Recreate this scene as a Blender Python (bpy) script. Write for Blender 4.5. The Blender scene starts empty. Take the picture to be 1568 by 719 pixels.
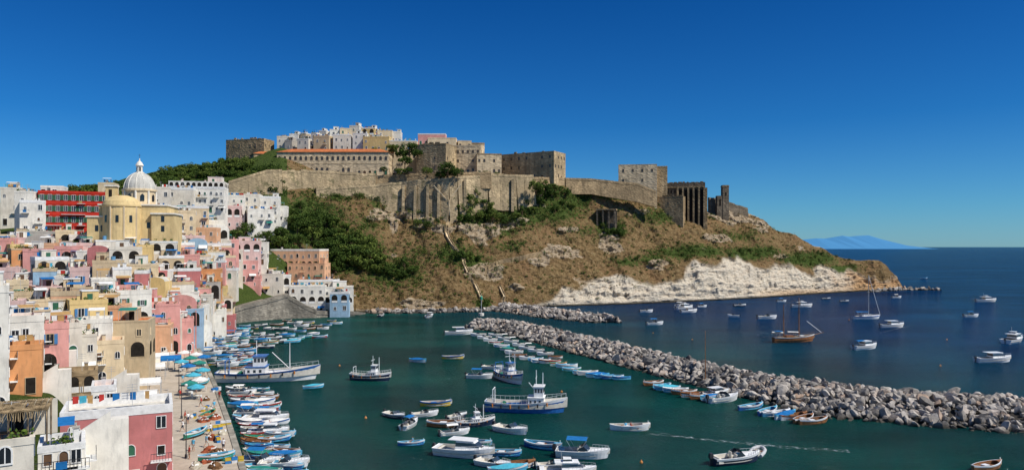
import bpy, bmesh, math, random
import numpy as np
from mathutils import Vector, Matrix, noise
from mathutils.bvhtree import BVHTree
R=random.Random(7); NR=np.random.RandomState(5)
F=1120.0; HC=28.0; HV=377.0; CU=784.0
def W(u,v,z=0.0):
    d=F*(HC-z)/(v-HV); return Vector(((u-CU)/F*d,d,z))
def Q(u,v,d): return Vector(((u-CU)/F*d,d,HC-(v-HV)/F*d))
sc=bpy.context.scene; COL=sc.collection
# ---------------------------------------------------------------- materials
def nmat(name):
    m=bpy.data.materials.new(name); m.use_nodes=True; nt=m.node_tree
    return m,nt,nt.nodes['Principled BSDF']
def N(nt,t,**k):
    n=nt.nodes.new(t)
    for a,b in k.items(): setattr(n,a,b)
    return n
def texn(nt,pos,scale,detail=5,rough=.6,sc3=None):
    n=N(nt,'ShaderNodeTexNoise'); n.inputs['Scale'].default_value=scale; n.inputs['Detail'].default_value=detail; n.inputs['Roughness'].default_value=rough
    if sc3:
        mp=N(nt,'ShaderNodeMapping'); mp.inputs['Scale'].default_value=sc3
        nt.links.new(pos,mp.inputs['Vector']); pos=mp.outputs[0]
    nt.links.new(pos,n.inputs['Vector']); return n.outputs['Fac']
def ramp(nt,fac,stops):
    r=N(nt,'ShaderNodeValToRGB'); e=r.color_ramp.elements
    while len(e)<len(stops): e.new(.5)
    for i,(p,c) in enumerate(stops):
        e[i].position=p; e[i].color=(c[0],c[1],c[2],1) if hasattr(c,'__len__') else (c,c,c,1)
    nt.links.new(fac,r.inputs[0]); return r.outputs[0]
def mix(nt,fac,a,b,mode='MIX'):
    n=N(nt,'ShaderNodeMix',data_type='RGBA',blend_type=mode)
    for s,x in ((n.inputs[0],fac),(n.inputs[6],a),(n.inputs[7],b)):
        if hasattr(x,'is_linked'): nt.links.new(x,s)
        elif hasattr(x,'__len__'): s.default_value=(x[0],x[1],x[2],1)
        else: s.default_value=x
    return n.outputs[2]
def bump(nt,b,h,st,dist):
    n=N(nt,'ShaderNodeBump'); n.inputs['Strength'].default_value=st; n.inputs['Distance'].default_value=dist
    nt.links.new(h,n.inputs['Height']); nt.links.new(n.outputs[0],b.inputs['Normal'])
def pos(nt): return N(nt,'ShaderNodeNewGeometry').outputs['Position']
MC={}
def plaster(name,c,dirt=.5):
    if name in MC: return MC[name]
    m,nt,b=nmat(name); p=pos(nt)
    n1=texn(nt,p,.35,4); n2=texn(nt,p,1.6,6,.7,(1,1,.22)); n3=texn(nt,p,5,4)
    a=ramp(nt,n1,[(.3,(.76,.74,.71)),(.7,(1.06,1.05,1.03))])
    col=mix(nt,1,c,a,'MULTIPLY')
    st=ramp(nt,n2,[(.50,0),(.76,dirt)])
    dk=(c[0]*.5+.03,c[1]*.5+.03,c[2]*.5+.025)
    col=mix(nt,st,col,dk)
    nt.links.new(col,b.inputs['Base Color']); b.inputs['Roughness'].default_value=.9
    b.inputs['Specular IOR Level'].default_value=.15
    bump(nt,b,n3,.4,.03); MC[name]=m; return m
def stone(name,c,scale=.9,dark=.45,green=0):
    if name in MC: return MC[name]
    m,nt,b=nmat(name); p=pos(nt)
    vo=N(nt,'ShaderNodeTexVoronoi'); vo.inputs['Scale'].default_value=scale
    mp=N(nt,'ShaderNodeMapping'); mp.inputs['Scale'].default_value=(1,1,1.8); nt.links.new(p,mp.inputs[0]); nt.links.new(mp.outputs[0],vo.inputs['Vector'])
    sv=N(nt,'ShaderNodeSeparateColor'); nt.links.new(vo.outputs['Color'],sv.inputs[0])
    n1=texn(nt,p,.12,6,.65); n2=texn(nt,p,.6,6,.72,(1,1,.13)); n4=texn(nt,p,.2,7,.7)
    col=mix(nt,1,c,ramp(nt,sv.outputs[0],[(0,(.62,.60,.58)),(1,(1.22,1.19,1.14))]),'MULTIPLY')
    col=mix(nt,ramp(nt,n1,[(.38,0),(.6,.85)]),col,(c[0]*dark,c[1]*dark,c[2]*dark))
    col=mix(nt,ramp(nt,n2,[(.48,0),(.72,.8)]),col,(c[0]*.28,c[1]*.28,c[2]*.28))
    if green: col=mix(nt,ramp(nt,n4,[(.56,0),(.64,green)]),col,(.045,.06,.02))
    nt.links.new(col,b.inputs['Base Color']); b.inputs['Roughness'].default_value=.95; b.inputs['Specular IOR Level'].default_value=.1
    bump(nt,b,vo.outputs['Distance'],.5,.25); MC[name]=m; return m
def paint(name,c,rough=.45,var=.15,spec=.4):
    if name in MC: return MC[name]
    m,nt,b=nmat(name); p=pos(nt); n1=texn(nt,p,1.7,5)
    col=mix(nt,1,c,ramp(nt,n1,[(.3,(1-var*1.6,)*3),(.7,(1+var*.4,)*3)]),'MULTIPLY')
    nt.links.new(col,b.inputs['Base Color']); b.inputs['Roughness'].default_value=rough; b.inputs['Specular IOR Level'].default_value=spec
    MC[name]=m; return m
def leafmat(name,c1,c2):
    m,nt,b=nmat(name); g=N(nt,'ShaderNodeNewGeometry')
    n1=texn(nt,g.outputs['Position'],.45,3)
    a=mix(nt,g.outputs['Random Per Island'],c1,c2)
    a=mix(nt,1,a,ramp(nt,n1,[(.35,(.55,.6,.55)),(.65,(1.35,1.3,1.1))]),'MULTIPLY')
    nt.links.new(a,b.inputs['Base Color']); b.inputs['Roughness'].default_value=.75; b.inputs['Specular IOR Level'].default_value=.15
    return m
PL={'white':(.80,.77,.70),'white2':(.72,.67,.58),'cream':(.74,.60,.40),'yellow':(.72,.53,.24),'pink':(.72,.36,.325),'rose':(.55,.20,.195),
 'peach':(.74,.44,.27),'sky':(.34,.51,.67),'red':(.56,.04,.025),'orange':(.68,.32,.14),'grey':(.44,.41,.37),'lilac':(.68,.48,.45),'sand':(.58,.46,.30)}
def pl(k): return plaster('plaster_'+k,PL[k],.8)
glass=paint('window_glass',(.018,.022,.028),.15,.2,.6)
whitep=paint('white_trim',(.78,.77,.74),.6); greensh=paint('green_shutter',(.03,.13,.07),.6); brownsh=paint('brown_shutter',(.13,.07,.035),.6); bluesh=paint('blue_shutter',(.06,.2,.42),.6)
shade_panel=paint('shadow_interior',(.03,.026,.022),.95,.3,.05)  # flat dark panels: shade of open arches, doors and recesses put into the colour
roofw=plaster('roof_limewash',(.66,.63,.57),.85); roofg=plaster('roof_concrete',(.42,.39,.35),.8); tile=stone('terracotta_tiles',(.62,.20,.075),2.2,.7)
tuff=stone('tuff_stone',(.46,.34,.20)); tuff2=stone('fort_stone',(.56,.43,.26)); greystone=stone('grey_stone',(.32,.295,.25)); darkstone=stone('weathered_stone',(.25,.205,.15))
wallst=stone('fortress_wall_stone',(.51,.40,.25),1.0,.5,.6)
cream_st=stone('pale_stone',(.74,.59,.39),.6,.75)
metal=paint('metal',(.45,.46,.47),.4); darkmetal=paint('dark_metal',(.05,.05,.055),.5); wood=paint('varnished_wood',(.30,.125,.045),.45,.35); wood2=paint('weathered_wood',(.24,.18,.12),.8,.4)
# ---------------------------------------------------------------- mesh builder
class MB:
    def __init__(s): s.v=[];s.f=[];s.m=[];s.mats=[]
    def mi(s,m):
        if m not in s.mats: s.mats.append(m)
        return s.mats.index(m)
    def face(s,pts,m):
        k=len(s.v); s.v+= [tuple(p) for p in pts]; s.f.append(tuple(range(k,k+len(pts)))); s.m.append(s.mi(m))
    def box(s,x0,x1,y0,y1,z0,z1,m,t=None):
        P=[(x,y,z) for z in(z0,z1) for y in(y0,y1) for x in(x0,x1)]
        if t: P=[t(*p) for p in P]
        k=len(s.v); s.v+=P; i=s.mi(m)
        for f in((0,2,3,1),(4,5,7,6),(0,1,5,4),(2,6,7,3),(0,4,6,2),(1,3,7,5)):
            s.f.append(tuple(k+a for a in f)); s.m.append(i)
    def rod(s,p,q,r0,m,r1=None,n=6):
        p=Vector(p);q=Vector(q); r1=r0 if r1 is None else r1
        d=(q-p).normalized(); a=d.orthogonal().normalized(); b=d.cross(a); k=len(s.v); i=s.mi(m)
        for c,r in((p,r0),(q,r1)):
            for j in range(n):
                t=2*math.pi*j/n; s.v.append(tuple(c+a*(r*math.cos(t))+b*(r*math.sin(t))))
        for j in range(n):
            s.f.append((k+j,k+(j+1)%n,k+n+(j+1)%n,k+n+j)); s.m.append(i)
        s.f.append(tuple(k+j for j in range(n))); s.m.append(i); s.f.append(tuple(k+n+j for j in range(n))); s.m.append(i)
    def revolve(s,cx,cy,prof,m,n=20,a0=0,a1=2*math.pi):
        for (r0,z0),(r1,z1) in zip(prof[:-1],prof[1:]):
            for j in range(n):
                t0=a0+(a1-a0)*j/n;t1=a0+(a1-a0)*(j+1)/n
                s.face([(cx+r0*math.cos(t0),cy+r0*math.sin(t0),z0),(cx+r0*math.cos(t1),cy+r0*math.sin(t1),z0),(cx+r1*math.cos(t1),cy+r1*math.sin(t1),z1),(cx+r1*math.cos(t0),cy+r1*math.sin(t0),z1)],m)
    def mesh(s,name):
        me=bpy.data.meshes.new(name); me.from_pydata(s.v,[],s.f)
        for m in s.mats: me.materials.append(m)
        me.polygons.foreach_set('material_index',s.m); me.update(); return me
    def obj(s,name,loc=(0,0,0),yaw=0):
        return put(s.mesh(name),name,loc,yaw)
def put(me,name,loc,yaw=0,scale=1):
    o=bpy.data.objects.new(name,me); o.location=loc; o.rotation_euler=(0,0,yaw)
    o.scale=(scale,)*3 if not hasattr(scale,'__len__') else scale
    COL.objects.link(o); return o
# ---------------------------------------------------------------- land
C={ -140:[(45,-3),(50,4),(75,7),(100,9),(120,11),(140,14),(170,18),(200,25),(225,32),(300,48),(360,50),(500,40)],
 0:[(52,-3),(56,4),(75,6.4),(100,8),(120,9.5),(140,12.6),(170,17),(200,24),(225,31),(300,46),(360,48),(500,40)],
 60:[(60,-3),(64,4),(75,5),(100,7),(120,9.5),(140,12.6),(170,17),(200,24),(225,31),(300,48),(360,50),(500,40)],
 110:[(92,-3),(100,3),(120,7),(140,11.5),(170,17),(200,24),(225,31),(300,50),(340,53),(500,40)],
 150:[(114,-3),(122,4),(135,8),(150,12),(170,17.5),(200,24),(225,30.5),(300,50),(330,55),(500,45)],
 200:[(158,-3),(163,3),(175,9),(190,16),(205,23),(225,29.5),(300,48),(335,60),(500,50)],
 250:[(178,-3),(182,3),(192,9),(205,16),(220,23),(235,29),(290,42),(345,64),(500,55)],
 300:[(200,-3),(205,3),(217,9),(230,16),(250,24),(270,32),(292,40),(325,52),(365,69),(500,60)],
 350:[(268,-3),(276,7),(283,13),(290,22),(297,30),(305,37),(315,44),(345,60),(372,70),(500,65)],
 430:[(290,-3),(292,7),(297,9),(300,16),(308,26),(318,36),(335,50),(342,59),(370,73),(385,80),(500,60)],
 500:[(308,-3),(310,3),(312,6),(318,16),(325,24),(335,37),(350,54),(354,60),(372,66),(400,76),(500,60)],
 600:[(310,-3),(311,1),(318,7.3),(328,18.3),(338,30),(350,42),(358,51),(362,60),(380,64),(400,72),(500,50)],
 700:[(317,-3),(318,1),(322,7),(330,18),(340,30),(350,42),(354,52),(356,60),(380,64),(400,64),(480,40)],
 780:[(330,-3),(331,1),(335,7.7),(345,21),(358,36),(366,49),(370,60),(376,63),(400,64),(470,30),(490,-5)],
 850:[(341,-3),(342,2),(344,7),(356,20),(370,36),(380,50),(386,61),(410,63),(460,30),(490,-5)],
 900:[(346,-3),(347,3),(350,9),(364,21),(380,36),(392,50),(398,59),(430,60),(470,30),(490,-5)],
 950:[(352,-3),(353,4),(356,10),(370,21),(388,37),(400,51),(405,56),(440,57),(480,30),(500,-5)],
 1000:[(360,-3),(361,4),(364,10),(378,21),(392,34),(404,47),(410,53),(440,54),(480,30),(510,-5)],
 1050:[(369,-3),(370,5),(376,17),(385,24),(398,33),(410,41),(416,44),(440,47),(480,30),(520,-5)],
 1100:[(380,-3),(382,8),(388,19),(400,27),(415,37),(430,46),(437,50),(450,49),(480,30),(530,-5)],
 1150:[(392,-3),(394,7),(402,18),(415,27),(432,38),(442,46),(446,48),(460,45),(490,20),(530,-5)],
 1200:[(410,-3),(412,7),(419,16.4),(430,25),(440,32.5),(446,37),(455,36),(480,20),(520,-5)],
 1250:[(430,-3),(431,7),(437,15),(445,21),(452,26.5),(457,28.5),(470,22),(490,10),(515,-5)],
 1300:[(448,-3),(449,6),(453,12),(460,17),(466,20.5),(475,16),(485,8),(510,-5)],
 1335:[(462,-3),(463,6),(465,12),(469,17.5),(473,19),(480,12),(488,5),(500,-5)],
 1356:[(470,-3),(470.6,5),(472,12),(475,17),(479,17),(485,10),(492,4),(500,-5)],
 1374:[(480,-3),(480.4,3),(481,7),(482,9),(484,9),(488,6),(492,2),(498,-5)],
 1386:[(486,-3),(486.5,-2.5),(487,-2),(488,-2),(489,-2),(490,-2),(492,-3),(494,-5)]}
NT=170
def resample(p,n):
    p=np.array(p,float); s=np.concatenate([[0],np.cumsum(np.hypot(*(p[1:]-p[:-1]).T))])
    t=np.linspace(0,1,n)**1.25*s[-1]; return np.stack([np.interp(t,s,p[:,0]),np.interp(t,s,p[:,1])],1)
cu=sorted(C); CA=np.array([resample(C[k],NT) for k in cu])
us=np.concatenate([np.arange(-140,340,7),np.arange(340,1386.1,1.7)])
G=np.zeros((len(us),NT,3)); att={k:np.zeros((len(us),NT)) for k in('pale','tan','veg','rock')}
def ss(a,b,x):
    t=min(1,max(0,(x-a)/(b-a))); return t*t*(3-2*t)
PV=([800,835,860,880,915,950,1000,1045,1060,1095,1130,1160,1200,1240,1300,1330],[470,458,444,448,436,428,436,424,408,402,393,400,402,411,410,423])
VEG=[(725,315,38,32,1),(830,292,34,28,1),(800,325,52,26,.85),(850,318,48,26,.85),(760,350,45,14,.6),(530,385,58,36,1.05),(600,418,55,24,.75),(470,340,62,42,1),(700,390,45,20,.7),(720,400,40,14,.8),(935,350,28,18,.85),(1010,330,55,16,.6),(1060,385,70,12,.85),(1150,385,55,12,.85),(1240,395,50,11,1),(1000,395,38,10,.6),(880,300,30,20,.85),(650,335,30,20,.55),(960,400,26,8,.7),(985,437,11,5,1.2),(740,465,12,8,1.2),(1290,410,28,8,.9),(780,375,36,10,.5),(635,385,30,20,.4),(590,312,40,10,.55),(520,300,34,12,.7),(950,300,50,10,.6),(900,350,36,12,.45),(1130,360,50,12,.5),(560,345,30,20,.5)]
ROCKS=[(745,350,45,16),(860,382,42,18),(735,418,40,20),(790,440,35,12),(650,330,28,16),(600,352,11,28),(900,420,34,12),(930,375,24,18),(1005,400,30,18),(1135,330,55,20),(820,400,30,12),(680,352,20,10),(575,330,20,12),(960,330,30,10),(1090,365,30,8),(640,465,60,8),(870,350,22,8)]
def vegd(u,v):
    s=0
    for a,b,c,d,w in VEG: s=max(s,w*math.exp(-(((u-a)/c)**2+((v-b)/d)**2)*1.1))
    return s
for i,u in enumerate(us):
    k=max(0,min(len(cu)-2,np.searchsorted(cu,u,side='right')-1)); f=(u-cu[k])/(cu[k+1]-cu[k])
    f=f*f*(3-2*f)*.5+f*.5
    dz=CA[k]*(1-f)+CA[k+1]*f
    wild=ss(430,540,u)
    for j in range(NT):
        d,z=dz[j]; v=HV+(HC-z)*F/d; x=(u-CU)/F*d
        p=Vector((x,d,z)); front=1-ss(.66,.8,j/NT)
        pv=np.interp(u,*PV); n0=noise.fractal(p*.05,1,2,4)
        pa=ss(-3,4,v-pv+n0*16)*ss(795,840,u)*front
        rk=0
        for a,b,c,e in ROCKS: rk=max(rk,math.exp(-(((u-a)/c)**2+((v-b)/e)**2)*1.2))
        rn=noise.fractal(Vector((x*.05,d*.05,z*.11)),1,2,5)
        rock=ss(.38,.72,rk*.62+rn*.55+.12)*front*wild
        if j/NT<.09 and u>545: rock=max(rock,ss(2.5,.5,z)*.8)
        dis=noise.fractal(p*.035+Vector((9,1,4)),.9,2.1,6)*3.0
        gul=abs(noise.noise(Vector((x*.07+3,d*.03,z*.02))))*-4.5
        strat=noise.fractal(Vector((x*.07,d*.07,z*.42)),.85,2.2,5)
        fine=noise.fractal(p*.28,.9,2.1,4)
        o=(dis+gul+fine*.7)*wild*(.35+.65*front)
        o+= (rock*(1.0+2.6*strat+1.0*fine)+pa*(strat*1.5-abs(noise.noise(Vector((x*.10,3,z*.02))))*3.2+fine*.45))*front
        if z<0: o*=.3
        low=ss(0,5,z); o*=.3+.7*low
        G[i,j]=(x-o*.15,d-o*.9,z+o*.35*low)
        att['pale'][i,j]=pa; att['tan'][i,j]=max(ss(1265,1325,u+n0*25),ss(1120,1220,u)*ss(436,448,v)*.7)
        att['veg'][i,j]=vegd(u,v) if u>440 else .85; att['rock'][i,j]=rock
nu=len(us); V=G.reshape(-1,3)
idx=np.arange(nu*NT).reshape(nu,NT)
Fc=np.stack([idx[:-1,:-1],idx[1:,:-1],idx[1:,1:],idx[:-1,1:]],-1).reshape(-1,4)
me=bpy.data.meshes.new('headland_terrain'); me.from_pydata(V.tolist(),[],Fc.tolist())
for k,a in att.items():
    t=me.attributes.new(k,'FLOAT','POINT'); t.data.foreach_set('value',a.reshape(-1).astype(np.float32))
m,nt,b=nmat('headland_ground'); p=pos(nt)
def AT(n):
    a=N(nt,'ShaderNodeAttribute'); a.attribute_name=n; return a.outputs['Fac']
nA=texn(nt,p,.09,8,.7); nB=texn(nt,p,.6,6,.7); nC=texn(nt,p,.35,8,.75,(1,1,3.2)); nD=texn(nt,p,2.5,4,.7)
base=ramp(nt,nB,[(.3,(.10,.066,.032)),(.5,(.22,.145,.068)),(.7,(.37,.27,.14))])
base=mix(nt,ramp(nt,nA,[(.5,0),(.62,.7)]),base,ramp(nt,nD,[(.3,(.19,.11,.05)),(.7,(.30,.18,.095))]))
mt=N(nt,'ShaderNodeMath',operation='MULTIPLY_ADD'); nt.links.new(AT('veg'),mt.inputs[0]); mt.inputs[1].default_value=.45; nt.links.new(nB,mt.inputs[2])
gm=ramp(nt,mt.outputs[0],[(.62,0),(.74,1)])
base=mix(nt,gm,base,ramp(nt,nD,[(.3,(.03,.055,.012)),(.7,(.10,.135,.035))]))
rc=ramp(nt,nC,[(.3,(.13,.09,.055)),(.44,(.33,.245,.155)),(.58,(.50,.40,.28)),(.78,(.64,.55,.42))])
rf=N(nt,'ShaderNodeMath',operation='MULTIPLY_ADD'); nt.links.new(AT('rock'),rf.inputs[0]); rf.inputs[1].default_value=1.0; rf.inputs[2].default_value=-.5
ra_=N(nt,'ShaderNodeMath',operation='ADD'); nt.links.new(rf.outputs[0],ra_.inputs[0]); nt.links.new(nB,ra_.inputs[1])
base=mix(nt,ramp(nt,ra_.outputs[0],[(.38,0),(.62,1)]),base,rc)
pc=ramp(nt,nC,[(.28,(.36,.27,.18)),(.38,(.60,.50,.38)),(.58,(.72,.64,.51)),(.85,(.78,.72,.60))])
base=mix(nt,AT('pale'),base,pc)
mt2=N(nt,'ShaderNodeMath',operation='MULTIPLY'); nt.links.new(AT('pale'),mt2.inputs[0]); nt.links.new(AT('tan'),mt2.inputs[1])
tc=ramp(nt,nC,[(.3,(.16,.09,.045)),(.5,(.50,.31,.16)),(.75,(.70,.49,.29))])
base=mix(nt,mt2.outputs[0],base,tc)
sx=N(nt,'ShaderNodeSeparateXYZ'); nt.links.new(p,sx.inputs[0])
mr=N(nt,'ShaderNodeMapRange'); nt.links.new(sx.outputs[2],mr.inputs[0]); mr.inputs[1].default_value=.4; mr.inputs[2].default_value=1.3; mr.inputs[3].default_value=1; mr.inputs[4].default_value=0
base=mix(nt,mr.outputs[0],base,(.045,.038,.025))
nt.links.new(base,b.inputs['Base Color']); b.inputs['Roughness'].default_value=1; b.inputs['Specular IOR Level'].default_value=.05
ad=N(nt,'ShaderNodeMath',operation='ADD'); nt.links.new(nC,ad.inputs[0]); nt.links.new(nB,ad.inputs[1])
bump(nt,b,ad.outputs[0],1,1.4)
me.materials.append(m); put(me,'headland_terrain',(0,0,0))
bvh=BVHTree.FromPolygons([Vector(v) for v in V.tolist()],Fc.tolist())
def hit(u,v):
    d=Vector(((u-CU)/F,1,-(v-HV)/F)).normalized(); h=bvh.ray_cast(Vector((0,0,HC)),d); return h[0]
# ---------------------------------------------------------------- water
m,nt,b=nmat('sea_water'); p=pos(nt)
sx=N(nt,'ShaderNodeSeparateXYZ'); nt.links.new(p,sx.inputs[0])
ma=N(nt,'ShaderNodeMath',operation='MULTIPLY_ADD'); nt.links.new(sx.outputs[0],ma.inputs[0]); ma.inputs[1].default_value=1.67; nt.links.new(sx.outputs[1],ma.inputs[2])
mr=N(nt,'ShaderNodeMapRange'); nt.links.new(ma.outputs[0],mr.inputs[0]); mr.inputs[1].default_value=200; mr.inputs[2].default_value=430
w1=texn(nt,p,.02,4,.6,(1,2.2,1)); w2=texn(nt,p,.8,6,.7,(1,1.6,1)); w3=texn(nt,p,.16,5,.65,(1,2,1)); w4=texn(nt,p,.006,5,.6,(1,2.5,1))
cA=ramp(nt,w1,[(.35,(.001,.033,.030)),(.65,(.003,.068,.056))]); cB=ramp(nt,w1,[(.35,(.001,.020,.066)),(.65,(.0015,.036,.10))])
c=mix(nt,mr.outputs[0],cA,cB); c=mix(nt,1,c,ramp(nt,w4,[(.35,(.75,.75,.8)),(.65,(1.25,1.25,1.2))]),'MULTIPLY')
ad=N(nt,'ShaderNodeMath',operation='ADD'); nt.links.new(w2,ad.inputs[0]); nt.links.new(w3,ad.inputs[1])
bn=N(nt,'ShaderNodeBump'); bn.inputs['Strength'].default_value=1; bn.inputs['Distance'].default_value=1.0; nt.links.new(ad.outputs[0],bn.inputs['Height'])
df=N(nt,'ShaderNodeBsdfDiffuse'); nt.links.new(c,df.inputs[0]); nt.links.new(bn.outputs[0],df.inputs['Normal'])
gl_=N(nt,'ShaderNodeBsdfGlossy'); gl_.inputs['Roughness'].default_value=.07; nt.links.new(bn.outputs[0],gl_.inputs['Normal'])
fr_=N(nt,'ShaderNodeFresnel'); fr_.inputs[0].default_value=1.33; nt.links.new(bn.outputs[0],fr_.inputs['Normal'])
mn=N(nt,'ShaderNodeMath',operation='MINIMUM'); nt.links.new(fr_.outputs[0],mn.inputs[0]); mn.inputs[1].default_value=.34
ms=N(nt,'ShaderNodeMixShader'); nt.links.new(mn.outputs[0],ms.inputs[0]); nt.links.new(df.outputs[0],ms.inputs[1]); nt.links.new(gl_.outputs[0],ms.inputs[2])
nt.links.new(ms.outputs[0],nt.nodes['Material Output'].inputs[0])
mb=MB(); S=30000; mb.face([(-S,-2000,0),(S,-2000,0),(S,S,0),(-S,S,0)],m); mb.obj('sea_water')
# ---------------------------------------------------------------- island
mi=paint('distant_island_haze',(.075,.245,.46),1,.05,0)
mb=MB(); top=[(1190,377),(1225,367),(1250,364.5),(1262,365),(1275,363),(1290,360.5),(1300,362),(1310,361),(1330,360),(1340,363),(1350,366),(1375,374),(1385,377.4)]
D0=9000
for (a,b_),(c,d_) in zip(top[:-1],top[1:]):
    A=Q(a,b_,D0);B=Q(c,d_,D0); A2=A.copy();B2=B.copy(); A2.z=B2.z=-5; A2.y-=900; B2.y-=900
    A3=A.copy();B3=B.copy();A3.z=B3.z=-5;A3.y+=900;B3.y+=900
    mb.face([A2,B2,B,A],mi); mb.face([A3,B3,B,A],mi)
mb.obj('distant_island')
# ---------------------------------------------------------------- buildings
def opening(mb,W_,D_,face,a,z0,w,h,arch,gl,fr,proud=.09,fw=.13,bars=False):
    if face=='f': P=lambda a_,o,z:(a_,-D_/2-o,z)
    elif face=='r': P=lambda a_,o,z:(W_/2+o,a_,z)
    elif face=='l': P=lambda a_,o,z:(-W_/2-o,-a_,z)
    else: P=lambda a_,o,z:(-a_,D_/2+o,z)
    def outl(e):
        w2=w/2+e
        if not arch: return [(a-w2,z0-e),(a+w2,z0-e),(a+w2,z0+h+e),(a-w2,z0+h+e)]
        r=[(a-w2,z0-e),(a+w2,z0-e)]; n=7
        for i in range(n+1):
            t=math.pi*i/n; r.append((a+w2*math.cos(t),z0+h-w/2+w2*math.sin(t)))
        return r
    I=outl(0);O=outl(fw); n=len(I)
    mb.face([P(x,.02,z) for x,z in I],gl)
    for i in range(n):
        j=(i+1)%n
        mb.face([P(I[i][0],proud,I[i][1]),P(I[j][0],proud,I[j][1]),P(O[j][0],proud,O[j][1]),P(O[i][0],proud,O[i][1])],fr)
        mb.face([P(I[i][0],proud,I[i][1]),P(I[j][0],proud,I[j][1]),P(I[j][0],.02,I[j][1]),P(I[i][0],.02,I[i][1])],fr)
        mb.face([P(O[i][0],proud,O[i][1]),P(O[j][0],proud,O[j][1]),P(O[j][0],0,O[j][1]),P(O[i][0],0,O[i][1])],fr)
    if bars:
        A=P(a-.04,.02,z0);B=P(a+.04,.06,z0+h-.05)
        mb.box(min(A[0],B[0]),max(A[0],B[0]),min(A[1],B[1]),max(A[1],B[1]),z0,z0+h-.05,fr)
    return P
def bx(mb,P,a0,a1,o0,o1,z0,z1,m):
    A=P(a0,o0,z0);B=P(a1,o1,z1)
    mb.box(min(A[0],B[0]),max(A[0],B[0]),min(A[1],B[1]),max(A[1],B[1]),z0,z1,m)
def building(name,x,y,z,W_,D_,H_,yaw,wall,st=None,bays=None,roof='flat',trim=None,arch=.25,shut=None,wsize=(.85,1.4),seed=None,clutter=True,loggia=None,balc=.25,base=8,band=None,skipwin=.15,faces='frlb',rubble=False,roofm=None):
    r=random.Random(seed if seed is not None else hash((round(x,1),round(y,1)))%99999)
    mb=MB(); trim=trim or whitep
    mb.box(-W_/2,W_/2,-D_/2,D_/2,-base,H_,wall)
    st=st or max(1,int(H_/3.1)); sh=H_/st
    bays=bays or max(1,int(W_/2.9)); 
    if loggia is None: loggia=r.randrange(st) if r.random()<.32 else -1
    fwid=.13 if r.random()<.4 else .07
    for face in faces:
        L=W_ if face in 'fb' else D_; nb=bays if face in 'fb' else max(1,int(L/3.2))
        for s in range(st):
            lg=(s==loggia and face in 'fr')
            for k in range(nb):
                a=-L/2+L*(k+.5)/nb+(0 if lg else r.uniform(-.3,.3)*(1 if clutter else 0))
                if lg:
                    opening(mb,W_,D_,face,a,s*sh+.5,min(L/nb*.68,2.3),sh*.8,True,shade_panel,wall,.06,.12)
                    if s>0: bx(mb,lambda a_,o,z:((a_,-D_/2-o,z) if face=='f' else (W_/2+o,a_,z)),a-1.1,a+1.1,.03,.05,s*sh+.5,s*sh+1.35,trim)
                    continue
                if r.random()<skipwin: continue
                ground=(s==0)
                if ground and r.random()<.4: w,h,z0,g=1.15,2.2,.05,r.choice([shade_panel,brownsh,greensh,glass])
                else:
                    w,h,z0,g=wsize[0],wsize[1],sh*.32,glass
                    if clutter: q=r.uniform(.7,1.15); w*=q; h*=q; z0*=r.uniform(.7,1.2)
                    if clutter and r.random()<.25: g=r.choice([brownsh,greensh,shade_panel])
                h=min(h,sh*.7); ar=r.random()<arch
                P=opening(mb,W_,D_,face,a,s*sh+z0,w,h,ar,g,trim,.09,fwid,bars=(g is glass))
                if shut and not ground and not ar:
                    bx(mb,P,a-w/2-.55,a-w/2-.1,.1,.15,s*sh+z0,s*sh+z0+h,shut); bx(mb,P,a+w/2+.1,a+w/2+.55,.1,.15,s*sh+z0,s*sh+z0+h,shut)
                if not ground and r.random()<balc and face in 'fr':
                    bx(mb,P,a-1.1,a+1.1,0.1,1.0,s*sh+.02,s*sh+.14,trim)
                    for q in np.linspace(-1.05,1.05,8): bx(mb,P,a+q-.02,a+q+.02,.93,.97,s*sh+.14,s*sh+1.0,darkmetal)
                    bx(mb,P,a-1.08,a+1.08,.92,.98,s*sh+1.0,s*sh+1.05,darkmetal)
                    if r.random()<.4: bx(mb,P,a-.6,a+.3,.985,1.0,s*sh+.25,s*sh+.95,r.choice([canvas_w,canvas_b,canvas_o,whitep]))
                if clutter and ground and r.random()<.12 and face=='f':
                    cl=r.choice([canvas_w,canvas_g,canvas_o,canvas_b]); A=P(a-1.3,.05,sh*.85);B=P(a+1.3,1.5,sh*.65)
                    mb.face([(A[0],A[1],A[2]),(B[0],A[1],A[2]),(B[0],B[1],B[2]),(A[0],B[1],B[2])],cl)
    if band:
        for s in range(1,st+1): mb.box(-W_/2-.1,W_/2+.1,-D_/2-.1,D_/2+.1,s*sh-.2,s*sh-.04,band)
    e=.05; t=.28
    if roof=='flat':
        ph=r.uniform(.35,1.0); rm=r.choice([roofw,roofw,roofw,roofg,roofg,tile]) if clutter else roofg
        if roofm: rm=roofm
        pm=r.choice([wall,wall,trim])
        mb.box(-W_/2-e,W_/2+e,-D_/2-e,-D_/2+t,H_,H_+ph,pm); mb.box(-W_/2-e,W_/2+e,D_/2-t,D_/2+e,H_,H_+ph,pm)
        mb.box(-W_/2-e,-W_/2+t,-D_/2+t,D_/2-t,H_,H_+ph-.003,pm); mb.box(W_/2-t,W_/2+e,-D_/2+t,D_/2-t,H_,H_+ph-.003,pm)
        mb.box(-W_/2+t,W_/2-t,-D_/2+t,D_/2-t,H_,H_+.06,rm)
        if rubble:
            for _ in range(14):
                x0=r.uniform(-W_/2,W_/2-2); s_=r.choice([-D_/2-.04,D_/2-.4]); mb.box(x0,x0+r.uniform(.6,2.2),s_,s_+.5,H_+ph,H_+ph+r.uniform(.2,.9),wall)
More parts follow.
